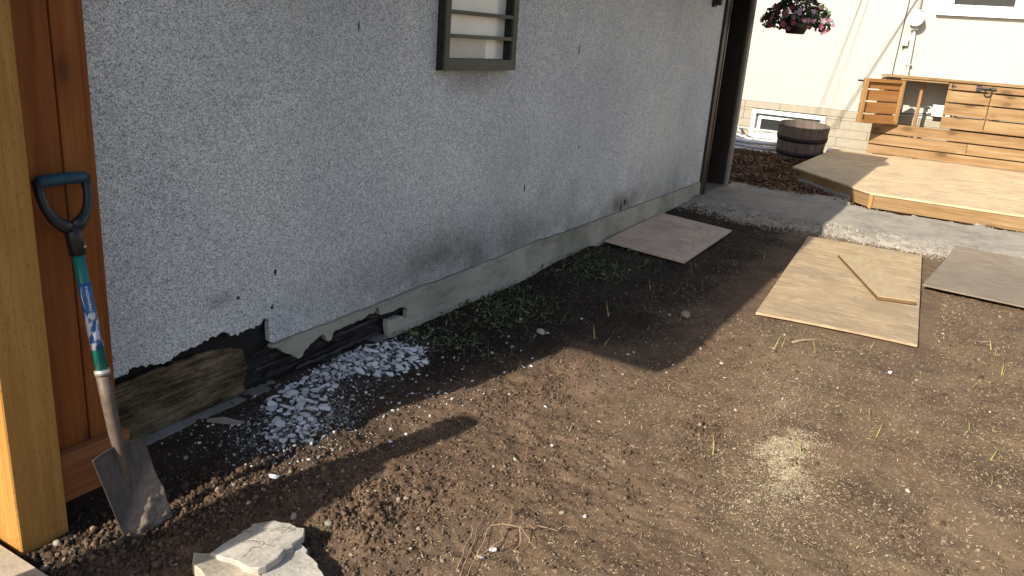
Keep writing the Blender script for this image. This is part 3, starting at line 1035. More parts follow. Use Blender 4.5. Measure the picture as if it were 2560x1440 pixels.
MB().box(WX0 + .041, WX1 - .047, YF + .001, 2.372, 2.0, 2.059).build('frame_head', OLIVE, win)


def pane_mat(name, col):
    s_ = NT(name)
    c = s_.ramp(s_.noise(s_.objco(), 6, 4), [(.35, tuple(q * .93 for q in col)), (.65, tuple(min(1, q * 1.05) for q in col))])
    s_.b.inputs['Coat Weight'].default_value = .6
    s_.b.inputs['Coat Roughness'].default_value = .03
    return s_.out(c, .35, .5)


PANEW, PANEG = pane_mat('pane_reflection_bright', (.76, .71, .62)), pane_mat('pane_reflection_grey', (.34, .325, .31))  # base colours carry the sunlit house reflected in the glass
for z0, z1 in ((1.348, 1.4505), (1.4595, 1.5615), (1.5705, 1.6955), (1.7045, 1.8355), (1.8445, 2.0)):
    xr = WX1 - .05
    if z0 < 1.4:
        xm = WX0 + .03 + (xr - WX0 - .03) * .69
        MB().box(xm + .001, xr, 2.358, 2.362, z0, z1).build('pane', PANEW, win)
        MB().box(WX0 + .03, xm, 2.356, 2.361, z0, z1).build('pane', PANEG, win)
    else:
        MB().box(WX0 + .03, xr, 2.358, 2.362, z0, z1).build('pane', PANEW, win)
lb = thing('wall_bracket', (7.44, 2.34, 1.9), 'small black bracket on the garage wall near the doorway', 'bracket')
MB().box(7.40, 7.47, 2.322, 2.349, 1.83, 2.0).build('back_plate', BLACKM, lb)
MB().box(7.41, 7.46, 2.27, 2.321, 1.845, 1.90).build('hook', BLACKM, lb)

# ------------------------------------------------------------------ fence, unseen shadow post, paver
fence = thing('cedar_fence', (1.2, 2.15, 0), 'honey stained fence post with reddish cedar boards against the garage', 'fence')
board('post', 1.009, 1.148, 2.09, 2.225, -.12, 1.85, POSTW, fence, .004)
board('board', 1.149, 1.285, 2.172, 2.19, .10, 1.80, CEDAR, fence, .002)
board('board', 1.289, 1.362, 2.170, 2.188, .10, 1.80, CEDAR, fence, .002)
board('board', 1.365, 1.392, 2.186, 2.204, .12, 1.80, CEDAR, fence, .002)
board('rail', 1.149, 1.392, 2.130, 2.169, .058, .212, CEDARX, fence, .003)
board('rail', 1.149, 1.392, 2.191, 2.225, 1.45, 1.54, CEDARX, fence, .003)

gp = thing('shadow_post', (.27, 1.97, 0), 'unseen slim post added to throw the narrow foreground shadow', 'post')  # added out of view, shaped to cast the narrow foreground shadow
board('post', .24, .31, 1.945, 2.065, -.12, 1.235, POSTW, gp, .004)
MB().lathe([(.001, 0), (.058, .008), (.068, .06), (.052, .115), (.001, .14)], (.275, 2.0, 1.236), 16, closed=False).build('cap', POSTW, gp, True)
board('board', .22, .239, 1.815, 2.135, .02, .80, CEDAR, gp)
prism('shadow_taper', [[(1.83, .801), (2.125, .801), (2.075, 1.10), (1.93, 1.10)]], .02, lambda u, v, w: (.205 + w * .7, u, v), CEDAR, gp)  # narrows the cast shadow between the wide board and the post

MB().box(.25, .983, 1.35, 2.6, -.05, .012).build('paving_slab', PAVER, None, label='sunlit tan paving slab at the foot of the honey stained post', category='paving slab')

# ------------------------------------------------------------------ the house across the yard
HX = 13.35
house = thing('house', (HX, 1.0, 0), 'cream stuccoed house with beige plank siding along its base', 'house')
WY0, WY1, BZ0, BZ1 = 2.19, 3.32, .165, .592
b = MB()
b.box(HX, HX + .3, -9, 7.5, .712, 2.20)
b.box(HX, HX + .3, .875, 7.5, 2.20, 3.3)
b.box(HX, HX + .3, -9, -.03, 2.20, 3.3)
b.box(HX, HX + .3, -9, 7.5, 3.3, 4.6)
b.box(HX + .302, HX + 8, -9, 7.5, .70, 4.6)
b.build('wall', CREAM, house)
MB().box(HX + .04, HX + 8, -9, WY0, -.1, .695).box(HX + .04, HX + 8, WY1, 7.5, -.1, .695).box(HX + .3, HX + 8, WY0, WY1, -.1, .695).build('foundation', SIDING, house)
mk('roof', [(HX - .6, -9.5, 4.6), (HX + 4, -9.5, 6.4), (HX + 4, 8, 6.4), (HX - .6, 8, 4.6), (HX + 8.6, -9.5, 4.6), (HX + 8.6, 8, 4.6)], [(0, 1, 2, 3), (1, 4, 5, 2)], ROOFM, house)
rows = [(.604, .708), (.563, .601), (.428, .560), (.300, .425), (.160, .297), (-.02, .157)]
cuts = [[6.0, 3.455, 2.9, .9, -.6, -2.2], None, [6.0, 4.5, 3.455, None, 1.97, .85, -.9, -2.2], [6.0, 3.9, None, 1.55, .2, -2.2], [6.0, 4.6, None, 1.98, .6, -1.2, -2.2], [6, 4.1, 2.6, 1.4, .1, -2.2]]
for (z0, z1), cy in zip(rows, cuts):
    if cy is None:
        cy = [6.0, 3.455, None, 1.97, .9, -.6, -2.2]
    seg = []
    prev = None
    for q in cy:
        if q is None:
            seg.append((prev, WY1 + .002))
            prev = WY0 - .002
        else:
            if prev is not None:
                seg.append((prev, q))
            prev = q
    for a, b_ in seg:
        board('siding_plank', HX - .022 - random.uniform(0, .003), HX + .035, b_ + .002, a - .002, z0, z1, SIDING, house, .003)
# basement window
bw = thing('window', (HX, 2.75, .17), None, None)
bw.parent = house
bw.location = Vector((HX, 2.75, .17)) - ORG[house.name]


def rect_frame(name, y0, y1, z0, z1, w, x0, x1, mat, parent):
    m = MB()
    m.box(x0, x1, y0, y1, z1 - w, z1).box(x0, x1, y0, y1, z0, z0 + w).box(x0, x1, y0, y0 + w, z0 + w + .0005, z1 - w - .0005).box(x0, x1, y1 - w, y1, z0 + w + .0005, z1 - w - .0005)
    return m.build(name, mat, parent)


rect_frame('frame', WY0 + .002, WY1 - .002, BZ0, BZ1 - .002, .06, HX - .035, HX + .06, WHITE, bw)
MB().box(HX + .061, HX + .07, WY0 + .002, WY1 - .002, BZ0, BZ1 - .002).build('backing', GREYM, bw)
rect_frame('sash', WY0 + .075, WY1 - .10, BZ0 + .02, BZ1 - .10, .045, HX + .03, HX + .06, WHITE, bw)
MB().box(HX + .05, HX + .056, WY0 + .12, WY1 - .145, BZ0 + .065, BZ1 - .145).build('pane', GLASSD, bw)
# upper window
uw = thing('window', (HX, .42, 2.2), None, None)
uw.parent = house
uw.location = Vector((HX, .42, 2.2)) - ORG[house.name]
rect_frame('frame', -.028, .873, 2.203, 3.298, .085, HX - .03, HX + .08, WHITE, uw)
rect_frame('sash', .062 - .045, .79 + .035, 2.255, 3.24, .035, HX - .045, HX - .031, WHITE, uw)
MB().box(HX + .03, HX + .036, .06, .79, 2.289, 3.21).build('pane', GLASSD, uw)
MB().box(HX - .075, HX - .002, -.25, .99, 2.145, 2.198).build('sill', WHITE, uw)
MB().box(HX - .02, HX - .001, -.25, -.03, 2.2, 3.35).build('casing', WHITE, uw)
MB().box(HX - .02, HX - .001, .876, .985, 2.2, 3.35).build('casing', WHITE, uw)

# electric meter and its pipe
em = thing('electric_meter', (HX, 1.22, 2.05), 'round white electric meter on a galvanised pipe on the cream wall', 'electric meter')
xr_ = Matrix.Translation((HX, 1.215, 2.07)) @ Matrix.Rotation(-math.pi / 2, 4, 'Y')


def xlathe(prof, seg=28):
    m = MB().lathe(prof, (0, 0, 0), seg, closed=False)
    m.V = [tuple(xr_ @ Vector(v)) for v in m.V]
    return m


xlathe([(.001, .005), (.075, .005), (.075, .09), (.001, .09)]).build('socket', GREYM, em, False)
xlathe([(.001, .0905), (.096, .0905), (.101, .10), (.101, .175), (.094, .188), (.001, .19)], 36).build('glass_cover', WHITE, em, False)
MB().box(HX - .1935, HX - .1905, 1.18, 1.25, 2.09, 2.105).build('display', GREYM, em)
for yy in (1.185, 1.245):
    MB().box(HX - .1935, HX - .1905, yy - .006, yy + .006, 2.052, 2.062).build('button', GREYM, em)
MB().box(HX - .10, HX - .004, 1.165, 1.265, 1.92, 2.0).build('junction', GREYM, em)
MB().tube([(HX - .05, 1.213, 1.925), (HX - .05, 1.20, 1.6), (HX - .05, 1.188, 1.25), (HX - .05, 1.185, .8)], .022, 12).build('lower_pipe', GALV, em, True)
MB().tube([(HX - .05, 1.218, 2.14), (HX - .05, 1.222, 2.6), (HX - .05, 1.225, 3.4)], .022, 12).build('upper_pipe', GALV, em, True)
MB().box(HX - .08, HX - .003, 1.18, 1.262, 2.165, 2.20).build('clamp', GREYM, em)
MB().box(HX - .08, HX - .003, 1.155, 1.238, 1.435, 1.45).build('clamp', GREYM, em)
jb = thing('junction_box', (HX, 1.3, 1.74), 'small grey junction box beside the meter pipe', 'junction box')
MB().box(HX - .06, HX - .002, 1.262, 1.342, 1.70, 1.795).build('box', GREYM, jb)
MB().box(HX - .066, HX - .0605, 1.266, 1.338, 1.704, 1.791).build('cover', GALV, jb)
MB().tube([(HX - .03, 1.30, 1.70), (HX - .028, 1.31, 1.67), (HX - .02, 1.322, 1.655)], .006, 6).build('cable_end', WIREM, jb)
MB().tube([(HX - .012, 1.362, 3.3), (HX - .012, 1.365, 2.3), (HX - .012, 1.378, 1.8), (HX - .012, 1.39, 1.25), (HX - .012, 1.392, .8)], .006, 6).build(
    'ground_wire', WIREM, None, label='thin dark wire running down the cream wall left of the meter pipe', category='wire')
for nm, a, (dy, dz), t0, t1, r, which in (('overhead_wire', (1.90, 2.85), (.46, -2.45), .25, 9.5, .011, 'middle-sized black service wire'), ('overhead_wire', (1.86, 2.60), (.36, -2.30), .25, 9.5, .006, 'thinnest black service wire'), ('overhead_wire', (1.10, 2.75), (.95, -2.35), .12, 9.0, .016, 'thickest black service wire')):
    pts = []
    for i in range(13):
        q = i / 12
        t = t0 + (t1 - t0) * q
        pts.append((HX - t, a[0] + dy * q + .2135 * t, a[1] + dz * q + .62 * t))
    MB().tube(pts, r, 6).build(nm, WIREM, None, label=which + ' running from the house over the garage roof', category='wire', group='overhead wires to the house')

# ------------------------------------------------------------------ slatted storage cabinet
cab = thing('storage_cabinet', (12.95, .2, .185), 'slatted pine storage cabinet along the house with one door open', 'cabinet')
FX = 12.75
for z0, z1, joints in ((.488, .628, (1.456, -.9, -2.2)), (.328, .470, (1.456, .2, -2.2)), (.192, .312, (1.456, -1.2, -2.2))):
    for a, b_ in zip(joints[:-1], joints[1:]):
        board('slat', FX - random.uniform(0, .003), FX + .022, b_ + .002, a - .002, z0, z1, PINEY, cab, .003)
rowz = [(1.172, 1.252), (1.004, 1.150), (.826, .984), (.652, .806)]
for z0, z1 in rowz:
    board('slat', FX - random.uniform(0, .003), FX + .022, -1.05, .060, z0, z1, PINEY, cab, .003)
    board('slat', FX - random.uniform(0, .003), FX + .022, -2.2, -1.055, z0, z1, PINEY, cab, .003)
for z0, z1 in ((.19, .37), (.385, .55), (.565, .74), (.755, .93), (.945, 1.1), (1.115, 1.25)):
    board('side_slat', FX + .024, HX - .04, 1.434, 1.456, z0, z1, PINEO, cab, .003)
door = thing('closed_door', (FX, .32, .95), None, None)
door.parent = cab
door.location = Vector((FX, .32, .95)) - ORG[cab.name]
for z0, z1 in rowz:
    board('door_slat', FX - .004, FX + .020, .068, .592, z0, z1, PINEY, door, .003)
board('door_stile', FX + .021, FX + .06, .07, .11, .655, 1.25, PINEZ, door)
board('door_stile', FX + .021, FX + .06, .55, .59, .655, 1.25, PINEZ, door)
b = MB()
b.box(FX - .008, FX - .001, .50, .555, 1.20, 1.225)
b.tube([(FX - .012, .545, 1.19), (FX - .012, .545, 1.25)], .006, 6)
b.build('hinge', BLACKM, door)
b = MB()
b.box(FX - .014, FX - .0045, .02, .245, 1.195, 1.235).box(FX - .02, FX - .0045, .20, .26, 1.18, 1.25)
b.tube([(FX - .02, .02, 1.217), (FX - .02, .25, 1.222)], .011, 8)
b.tube([(FX - .025, .10, 1.22), (FX - .055, .10, 1.235)], .011, 8)
b.tube([(FX - .02, .11 + .045 * math.cos(t), 1.165 + .05 * math.sin(t)) for t in np.linspace(0, 2 * math.pi, 13)], .008, 6)
b.build('latch', BLACKM, door)
board('top_board', FX - .03, FX + .30, -.35, 1.46, 1.266, 1.292, PINEY, cab, .003)
board('top_board', FX - .03, FX + .30, -2.2, -.355, 1.266, 1.292, PINEY, cab, .003)
board('top_board', FX + .303, HX - .025, -2.2, 1.46, 1.270, 1.294, PINEY, cab, .003)
board('header', FX - .012, FX + .024, .60, 1.20, 1.238, 1.262, PINEY, cab, .003)
board('stud', 12.93, 13.02, .905, .945, .2, 1.262, STUDW, cab, .003)
board('corner_post', FX + .024, FX + .06, 1.39, 1.43, .19, 1.26, STUDW, cab, .003)
board('corner_post', FX + .024, FX + .06, .02, .06, .64, 1.26, STUDW, cab, .003)
# the open door: hinged at its right edge, swung out to the left; inner frame faces the camera
od = thing('open_door', (FX - .01, 1.165, .95), None, None)
od.parent = cab
od.location = Vector((FX - .01, 1.165, .95)) - ORG[cab.name]
HINGE = Vector((FX - .012, 1.165, 0))
dv = Vector((-.44, .465, 0)).normalized()
nv = Vector((-dv.y, dv.x, 0))          # towards the camera side
if nv.x > 0:
    nv = -nv
DW, DZ0, DZ1 = .63, .632, 1.232


def door_piece(name, u0, u1, w0, w1, z0, z1, mat):
    V = [HINGE + dv * u + nv * w + Vector((0, 0, z)) for u in (u0, u1) for w in (w0, w1) for z in (z0, z1)]
    c = sum(V, Vector()) / 8
    o = board(name, -(u1 - u0) / 2, (u1 - u0) / 2, -(w1 - w0) / 2, (w1 - w0) / 2, -(z1 - z0) / 2, (z1 - z0) / 2, mat, od, .002)
    o.location = c - ORG[od.name]
    o.rotation_euler = (0, 0, math.atan2(dv.y, dv.x))
    return o


for z0, z1 in ((DZ0, DZ0 + .115), (DZ0 + .135, DZ0 + .285), (DZ0 + .303, DZ0 + .448), (DZ0 + .466, DZ1)):
    door_piece('door_slat', .0, DW, -.002, .018, z0, z1, PINEO)
door_piece('door_stile', .0, .045, .019, .062, DZ0, DZ1, PINEZ)
door_piece('door_stile', DW - .05, DW, .019, .062, DZ0, DZ1, PINEZ)
door_piece('door_rail', .046, DW - .051, .019, .060, DZ0 + .001, DZ0 + .043, PINEO)
door_piece('door_rail', .046, DW - .051, .019, .060, DZ1 - .044, DZ1 - .001, PINEO)
MB().tube([HINGE + dv * (DW - .02) + nv * -.01 + Vector((0, 0, 1.195)), HINGE + dv * (DW + .075) + nv * -.01 + Vector((0, 0, 1.195))], .013, 8).build('bolt', BLACKM, od)
ob = thing('utility_box', (HX, .68, .83), 'white utility box on the siding inside the open cabinet', 'utility box')
board('case', HX - .14, HX - .026, .52, .75, .775, .925, WHITE, ob, .006)
board('lid', HX - .148, HX - .141, .515, .755, .77, .93, WHITE, ob, .003)
for i in range(1):
    pts = [(HX - .05 + .006 * math.sin(9 * t), .815 + (.045 + .01 * math.sin(t * 2.3)) * math.cos(t), .85 + (.05 + .008 * math.cos(t * 1.7)) * math.sin(t)) for t in np.linspace(0, 4 * 2 * math.pi, 90)]
    MB().tube(pts, .005, 6).build('cable_coil', STAKEG, None, True, label='coil of pale cable hanging beside the white utility box', category='cable')
MB().tube([(HX - .04, 1.38, .79), (HX - .045, 1.2, .755), (HX - .045, 1.0, .765), (HX - .05, .8, .795), (HX - .06, .7, .775)], .006, 6).build(
    'cable', WIREM, None, True, label='thin dark cable crossing the wall inside the open cabinet', category='cable')

# ------------------------------------------------------------------ low deck
deck = thing('deck', (10.8, 0, .05), 'low pine deck with chamfered corner in front of the cabinet', 'deck')
dk = [(8.94, -2.4), (12.74, -2.4), (12.74, 1.90), (10.10, 1.93), (8.94, .895)]
prism('deck_top', [dk], .02, lambda u, v, w: (u, v, .165 + w), DECKT, deck)


def edge_board(a, b, z0, z1, th, inset, mat, name):
    a, b = Vector((*a, 0)), Vector((*b, 0))
    d = (b - a).normalized()
    nrm = Vector((d.y, -d.x, 0))
    c0 = (a + b) / 2 + nrm * (inset + th / 2)
    L = (b - a).length
    o = board(name, -th / 2, th / 2, -L / 2, L / 2, -(z1 - z0) / 2, (z1 - z0) / 2, mat, deck, .003)
    o.location = Vector((c0.x, c0.y, (z0 + z1) / 2)) - ORG[deck.name]
    o.rotation_euler = (0, 0, math.atan2(d.y, d.x) - math.pi / 2)
    return o


edge_board((8.94, -.62), (8.94, .86), .028, .1645, .036, .012, PINEY, 'fascia_board')
edge_board((8.94, -2.4), (8.94, -.624), .028, .1645, .036, .012, PINEY, 'fascia_board')
edge_board((8.955, .905), (10.10, 1.925), .028, .1645, .036, .012, PINEY, 'fascia_board')
edge_board((8.937, .862), (8.937, .905), .024, .1645, .03, .006, PINEZ, 'corner_strip')
edge_board((10.12, 1.928), (12.74, 1.90), .028, .1645, .036, .012, PINEO, 'fascia_board')
for x, y in ((9.05, .62), (9.03, -.05), (9.03, -.8), (9.2, 1.02), (10.0, 1.55), (12.4, 1.6)):
    board('support_block', x, x + .14, y - .11, y + .11, -.08, .027, PINEY, deck, .004)
for i, (x, y) in enumerate(((9.36, 1.17), (9.62, 1.41), (9.88, 1.64))):
    o = board('stone_block', -.1, .1, -.15, .15, -.05, .05, FOOT, deck, .012)
    o.location = Vector((x, y, .03)) - ORG[deck.name]
    o.rotation_euler = (0, 0, math.radians(-42 + i * 3))
board('joist', 9.06, 9.10, -2.3, .85, .04, .160, PINEO, deck)
board('joist', 10.6, 10.64, -2.3, 1.85, .04, .160, PINEO, deck)

# ------------------------------------------------------------------ half barrel, pipe coil
BC = (12.12, 2.27)
barrel = thing('half_barrel', (BC[0], BC[1], 0), 'dark weathered half barrel planter with iron hoops on the bark mulch', 'barrel')
NS = 26
R0, R1, BH = .288, .352, .54


def stave_mesh():
    m = MB()
    a = 2 * math.pi / NS / 2 * .985
    zs = [0, .2, .4, 1.0]
    rs = [R0, R0 + .020, R0 + .036, R1]
    ring = []
    for z, r in zip(zs, rs):
        for rr in (r, r - .028):
            for s_ in (-a, a):
                ring.append((rr * math.cos(s_), rr * math.sin(s_), z * BH))
    F = []
    for i in range(3):
        k = i * 4
        F += [(k, k + 1, k + 5, k + 4), (k + 2, k + 6, k + 7, k + 3), (k, k + 4, k + 6, k + 2), (k + 1, k + 3, k + 7, k + 5)]
    F += [(0, 2, 3, 1), (12, 13, 15, 14)]
    me = bpy.data.meshes.new('stave')
    me.from_pydata(ring, [], F)
    me.update()
    me.materials.append(STAVE)
    return me


sm = stave_mesh()
for i in range(NS):
    o = link('stave', sm, None, barrel, (BC[0], BC[1], random.uniform(-.004, .004)))
    o.rotation_euler = (0, 0, 2 * math.pi * i / NS)
for z, r in ((.155, R0 + .028), (.36, R0 + .049)):
    MB().lathe([(r + .001, -.03), (r + .006, -.03), (r + .011, .03), (r + .006, .03)], (BC[0], BC[1], z), 52).build('hoop', HOOP, barrel, True)
MB().lathe([(.001, 0), (R0 + .005, 0), (R0 + .005, .015), (.001, .015)], (BC[0], BC[1], .20), 24, closed=False).build('soil_fill', MULCH, barrel)
barrel.rotation_euler = (.035, -.085, 0)

pc = thing('coiled_pipe', (12.75, 2.95, .03), 'coiled white plastic pipe lying by the basement window', 'pipe')
for i, (z, r, dx) in enumerate(((.045, .47, 0), (.115, .46, .015), (.18, .47, -.01))):
    MB().tube([(12.72 + dx + .40 * math.cos(t), 2.93 + (r + .14) * math.sin(t), z + .006 * math.sin(3 * t + i)) for t in np.linspace(0, 2 * math.pi, 41)[:-1]], .031, 10, closed=True).build('pipe_loop', PIPEW, pc, True)
MB().tube([(12.95 + .25 * math.cos(t), 2.9 + .5 * math.sin(t), .24 + .09 * math.sin(t * .5)) for t in np.linspace(.2, 5.6, 30)], .014, 8).build('hose_loop', GALV, pc, True)
MB().tube([(12.9 + .2 * math.cos(t), 3.0 + .42 * math.sin(t), .23 + .05 * math.cos(t)) for t in np.linspace(1.2, 7.0, 30)], .012, 8).build('hose_loop', GALV, pc, True)
MB().tube([(12.9, 3.35, .24), (13.0, 3.5, .42), (13.1, 3.65, .50), (13.2, 3.9, .38)], .022, 8).build('pipe_end', PIPEW, pc, True)
for z in (.05, .125):
    MB().tube([(12.83, 1.985, z), (12.95, 1.96, z + .01), (13.15, 2.02, z)], .032, 10).build('pipe_end', PIPEW, pc, True)

# ------------------------------------------------------------------ hanging basket under the roof corner
HB = Vector((8.97, 1.93, 0))
hb = thing('hanging_basket', (HB.x, HB.y, 1.68), 'hanging basket of pink and white flowers above the bark mulch', 'hanging basket')
MB().lathe([(.001, 0), (.088, 0), (.155, .15), (.16, .19), (.15, .19), (.14, .15), (.001, .14)], (HB.x, HB.y, 1.678), 24, closed=False).build('pot', POTM, hb, True)
for k in range(3):
    a = k * 2.094 + .4
    MB().tube([(HB.x + .15 * math.cos(a), HB.y + .15 * math.sin(a), 1.865), (HB.x, HB.y, 2.10), (HB.x, HB.y, 2.16)], .003, 5).build('hanger_wire', WIREM, hb)
nl = 900
u = rng.normal(size=(nl, 3))
u /= np.linalg.norm(u, axis=1)[:, None]
rad = rng.uniform(.55, 1.0, nl) ** .6
lp = u * rad[:, None] * np.array([.33, .34, .17]) + np.array([HB.x, HB.y, 1.875])
drop = np.hypot(lp[:, 0] - HB.x, lp[:, 1] - HB.y)
lp[:, 2] -= .10 * np.clip(drop / .34, 0, 1) ** 2
lp[:, 2] += .014
keep = (lp[:, 2] > 1.865) | (drop > .25)
lp = lp[keep]
nl = len(lp)
scatter('foliage', STRIP, lp - np.array(ORG[hb.name]) * 0, np.stack([rng.uniform(.010, .022, nl), rng.uniform(.016, .034, nl), np.full(nl, .012)], 1), rand_rot(nl), LEAFM, parent=hb)
fm = bpy.data.meshes.new('flower')
fv, ff = [(0, 0, .1)], []
for k in range(5):
    a = k * 2 * math.pi / 5
    for da, r, z in ((-.42, .62, .18), (-.3, 1.0, .26), (.3, 1.0, .26), (.42, .62, .18)):
        fv.append((r * math.cos(a + da), r * math.sin(a + da), z))
    j = 1 + k * 4
    ff.append((0, j, j + 1, j + 2, j + 3))
fm.from_pydata(fv, [], ff)
fm.update()
fm2 = fm.copy()
fm.materials.append(PINK)
fm2.materials.append(PALEP)
for k in range(96):
    d = Vector(rng.normal(size=3)).normalized()
    if d.z < -.35:
        d.z = -d.z * .4
    if d.x > .2 and random.random() < .75:
        d.x = -d.x
    q = Vector((d.x * .345, d.y * .365, d.z * .18))
    dr = math.hypot(q.x, q.y)
    pt = Vector((HB.x, HB.y, 1.875)) + q - Vector((0, 0, .10 * min(1, dr / .34) ** 2 + random.uniform(0, .03)))
    if pt.z < 1.865 and dr < .27:
        continue
    pale = d.z > .15 and random.random() < .6
    o = link('flower', fm2 if pale else fm, None, hb, pt)
    o.scale = [random.uniform(.016, .030)] * 3
    o.rotation_euler = (d + Vector((-.5, -.1, .1))).to_track_quat('Z', 'Y').to_euler()
MB().tube([(HB.x, HB.y, 2.16), (HB.x, HB.y, 2.2)], .004, 6).build('hook', WIREM, hb)

# ------------------------------------------------------------------ plywood sheets on the soil
def sheet(name, corners, th, mat, bend=None, n=10, **tags):
    """a thin four-cornered panel: corners (x, y, z) in order; bend(u, v) lifts it"""
    c = [Vector(q) for q in corners]
    V, F = [], []
    for k in (0, 1):
        for i in range(n + 1):
            for j in range(n + 1):
                u_, v_ = i / n, j / n
                q = c[0] * (1 - u_) * (1 - v_) + c[1] * u_ * (1 - v_) + c[2] * u_ * v_ + c[3] * (1 - u_) * v_
                z = (bend(u_, v_) if bend else 0) + (th if k else 0)
                V.append((q.x, q.y, q.z + z))
    m = (n + 1) ** 2
    ix = lambda i, j, k: k * m + i * (n + 1) + j
    for i in range(n):
        for j in range(n):
            F.append((ix(i, j, 1), ix(i + 1, j, 1), ix(i + 1, j + 1, 1), ix(i, j + 1, 1)))
            F.append((ix(i, j, 0), ix(i, j + 1, 0), ix(i + 1, j + 1, 0), ix(i + 1, j, 0)))
    for i in range(n):
        F += [(ix(i, 0, 0), ix(i + 1, 0, 0), ix(i + 1, 0, 1), ix(i, 0, 1)), (ix(i + 1, n, 0), ix(i, n, 0), ix(i, n, 1), ix(i + 1, n, 1)),
              (ix(0, i + 1, 0), ix(0, i, 0), ix(0, i, 1), ix(0, i + 1, 1)), (ix(n, i, 0), ix(n, i + 1, 0), ix(n, i + 1, 1), ix(n, i, 1))]
    return mk(name, V, F, mat, None, **tags)


sheet('plywood_sheet', [(5.46, 2.30, .036), (6.70, 2.315, .055), (6.63, 1.665, .03), (5.37, 1.642, .022)], .015, PLYA,
      label='weathered plywood sheet lying in the shade beside the garage foundation', category='plywood')
sheet('plywood_sheet', [(4.63, .945, .012), (7.02, 1.115, .016), (7.05, .24, .016), (4.72, .08, .008)], .014, PLYB, bend=lambda a, b_: .012 * (1 - a) * math.sin(b_ * 3.1) * .5,
      label='large golden plywood sheet half in sunlight with a strip of wood on it', category='plywood')
ps = thing('plywood_strip', (5.97, .46, .04), 'narrow plywood offcut lying slantwise on the golden plywood sheet', 'plywood')
PS = [(6.42, .78), (6.50, .53), (5.50, .16), (5.44, .38)]
sheet('core', [(x, y, .036 if x > 6 else .034) for x, y in PS], .019, flat('plywood_edge', (.15, .095, .045), .9, .1, var=.3), n=4).parent = ps
o = sheet('face_veneer', [(x, y, .0552 if x > 6 else .0532) for x, y in PS], .004, PLYD, n=4)
o.parent = ps
for o in ps.children:
    o.location = ORG[o.name] - ORG[ps.name]
sheet('plywood_sheet', [(6.05, .16, .03), (7.2, .03, .055), (7.2, -1.1, .04), (5.98, -.95, .02)], .010, PLYC, bend=lambda a, b_: .05 * (2 * a - 1) ** 2 * (1 - .4 * b_) * a + .015 * a,
      label='grey curled plywood sheet lying next to the concrete walk', category='plywood')

# ------------------------------------------------------------------ shovel leaning on the fence
sh = thing('shovel', (1.29, 1.93, 0), 'spade with black D-handle and teal shaft leaning on the cedar fence', 'shovel')
ax = lambda z, x=None: Vector((1.256 + .004 * z if x is None else x, 1.93 + .2 * z + .004, z))
NB = 30
TL, TR, BL, BR = Vector((1.172, 1.982, .262)), Vector((1.340, 1.984, .26)), Vector((1.221, 1.926, -.03)), Vector((1.373, 1.928, -.03))
V, F = [], []
for k in (0, 1):
    for i in range(NB + 1):
        for j in range(NB + 1):
            u_, v_ = i / NB, j / NB
            q = TL.lerp(TR, u_).lerp(BL.lerp(BR, u_), v_)
            cx = 2 * u_ - 1
            q = q + Vector((0, .009 * (1 - cx * cx) * (1 - .3 * v_), 0))
            q.y += .0025 * k
            cake = float(ss(np.array(u_ * .9 + v_ * 1.0), .98, 1.30)) * float(ss(np.array(v_), .38, .62)) * (1 - .5 * float(ss(np.array(v_), .9, 1.0)))
            lump = float(vn(np.array([u_ * 9]), np.array([v_ * 14]), 44)[0]) * .6 + float(vn(np.array([u_ * 22]), np.array([v_ * 34]), 45)[0]) * .4
            if k == 0:
                q.y -= cake * (.012 + .016 * lump)
            if v_ == 0:
                q.z += -.012 * abs(cx) ** 3 + .004
                q.y -= .008
            V.append(q)
m_ = (NB + 1) ** 2
ix = lambda i, j, k: k * m_ + i * (NB + 1) + j
for i in range(NB):
    for j in range(NB):
        F.append((ix(i, j, 0), ix(i, j + 1, 0), ix(i + 1, j + 1, 0), ix(i + 1, j, 0)))
        F.append((ix(i, j, 1), ix(i + 1, j, 1), ix(i + 1, j + 1, 1), ix(i, j + 1, 1)))
for i in range(NB):
    F += [(ix(i, 0, 0), ix(i + 1, 0, 0), ix(i + 1, 0, 1), ix(i, 0, 1)), (ix(i + 1, NB, 0), ix(i, NB, 0), ix(i, NB, 1), ix(i + 1, NB, 1)),
          (ix(0, i + 1, 0), ix(0, i, 0), ix(0, i, 1), ix(0, i + 1, 1)), (ix(NB, i, 0), ix(NB, i + 1, 0), ix(NB, i + 1, 1), ix(NB, i, 1))]
mk('blade', V, F, BLADE, sh, True)
MB().tube([ax(.478), ax(.40), ax(.30), ax(.22, 1.262) + Vector((0, .004, 0)), ax(.15, 1.268) + Vector((0, .009, 0)), ax(.10, 1.274) + Vector((0, .011, 0))], [.0195, .0195, .018, .014, .009, .003], 14).build('socket', STEELB, sh, True)
MB().tube([ax(.492), ax(.476)], .0215, 18).build('ferrule', RINGM, sh, True)
MB().tube([ax(.84), ax(.66), ax(.492)], .0165, 18).build('shaft', TEAL, sh, True)
lab = MB().tube([ax(.742), ax(.70), ax(.66), ax(.61), ax(.552)], .0172, 20).build('sticker', LABEL, sh, True)
cu = bpy.data.curves.new('lettering', 'FONT')
cu.body = 'YARDWORKS'
cu.size = .0165
cu.extrude = .0002
cu.align_x = 'LEFT'
cu.align_y = 'CENTER'
to = bpy.data.objects.new('tmp_text', cu)
C.objects.link(to)
dg = bpy.context.evaluated_depsgraph_get()
tm = bpy.data.meshes.new_from_object(to.evaluated_get(dg))
bpy.data.objects.remove(to)
tw = max(v.co.x for v in tm.vertices)
V = []
cdir = (Vector((0, 0, 1.5)) - ax(.7))
ang0 = math.atan2(cdir.x, -cdir.y)           # the side of the shaft that faces the path
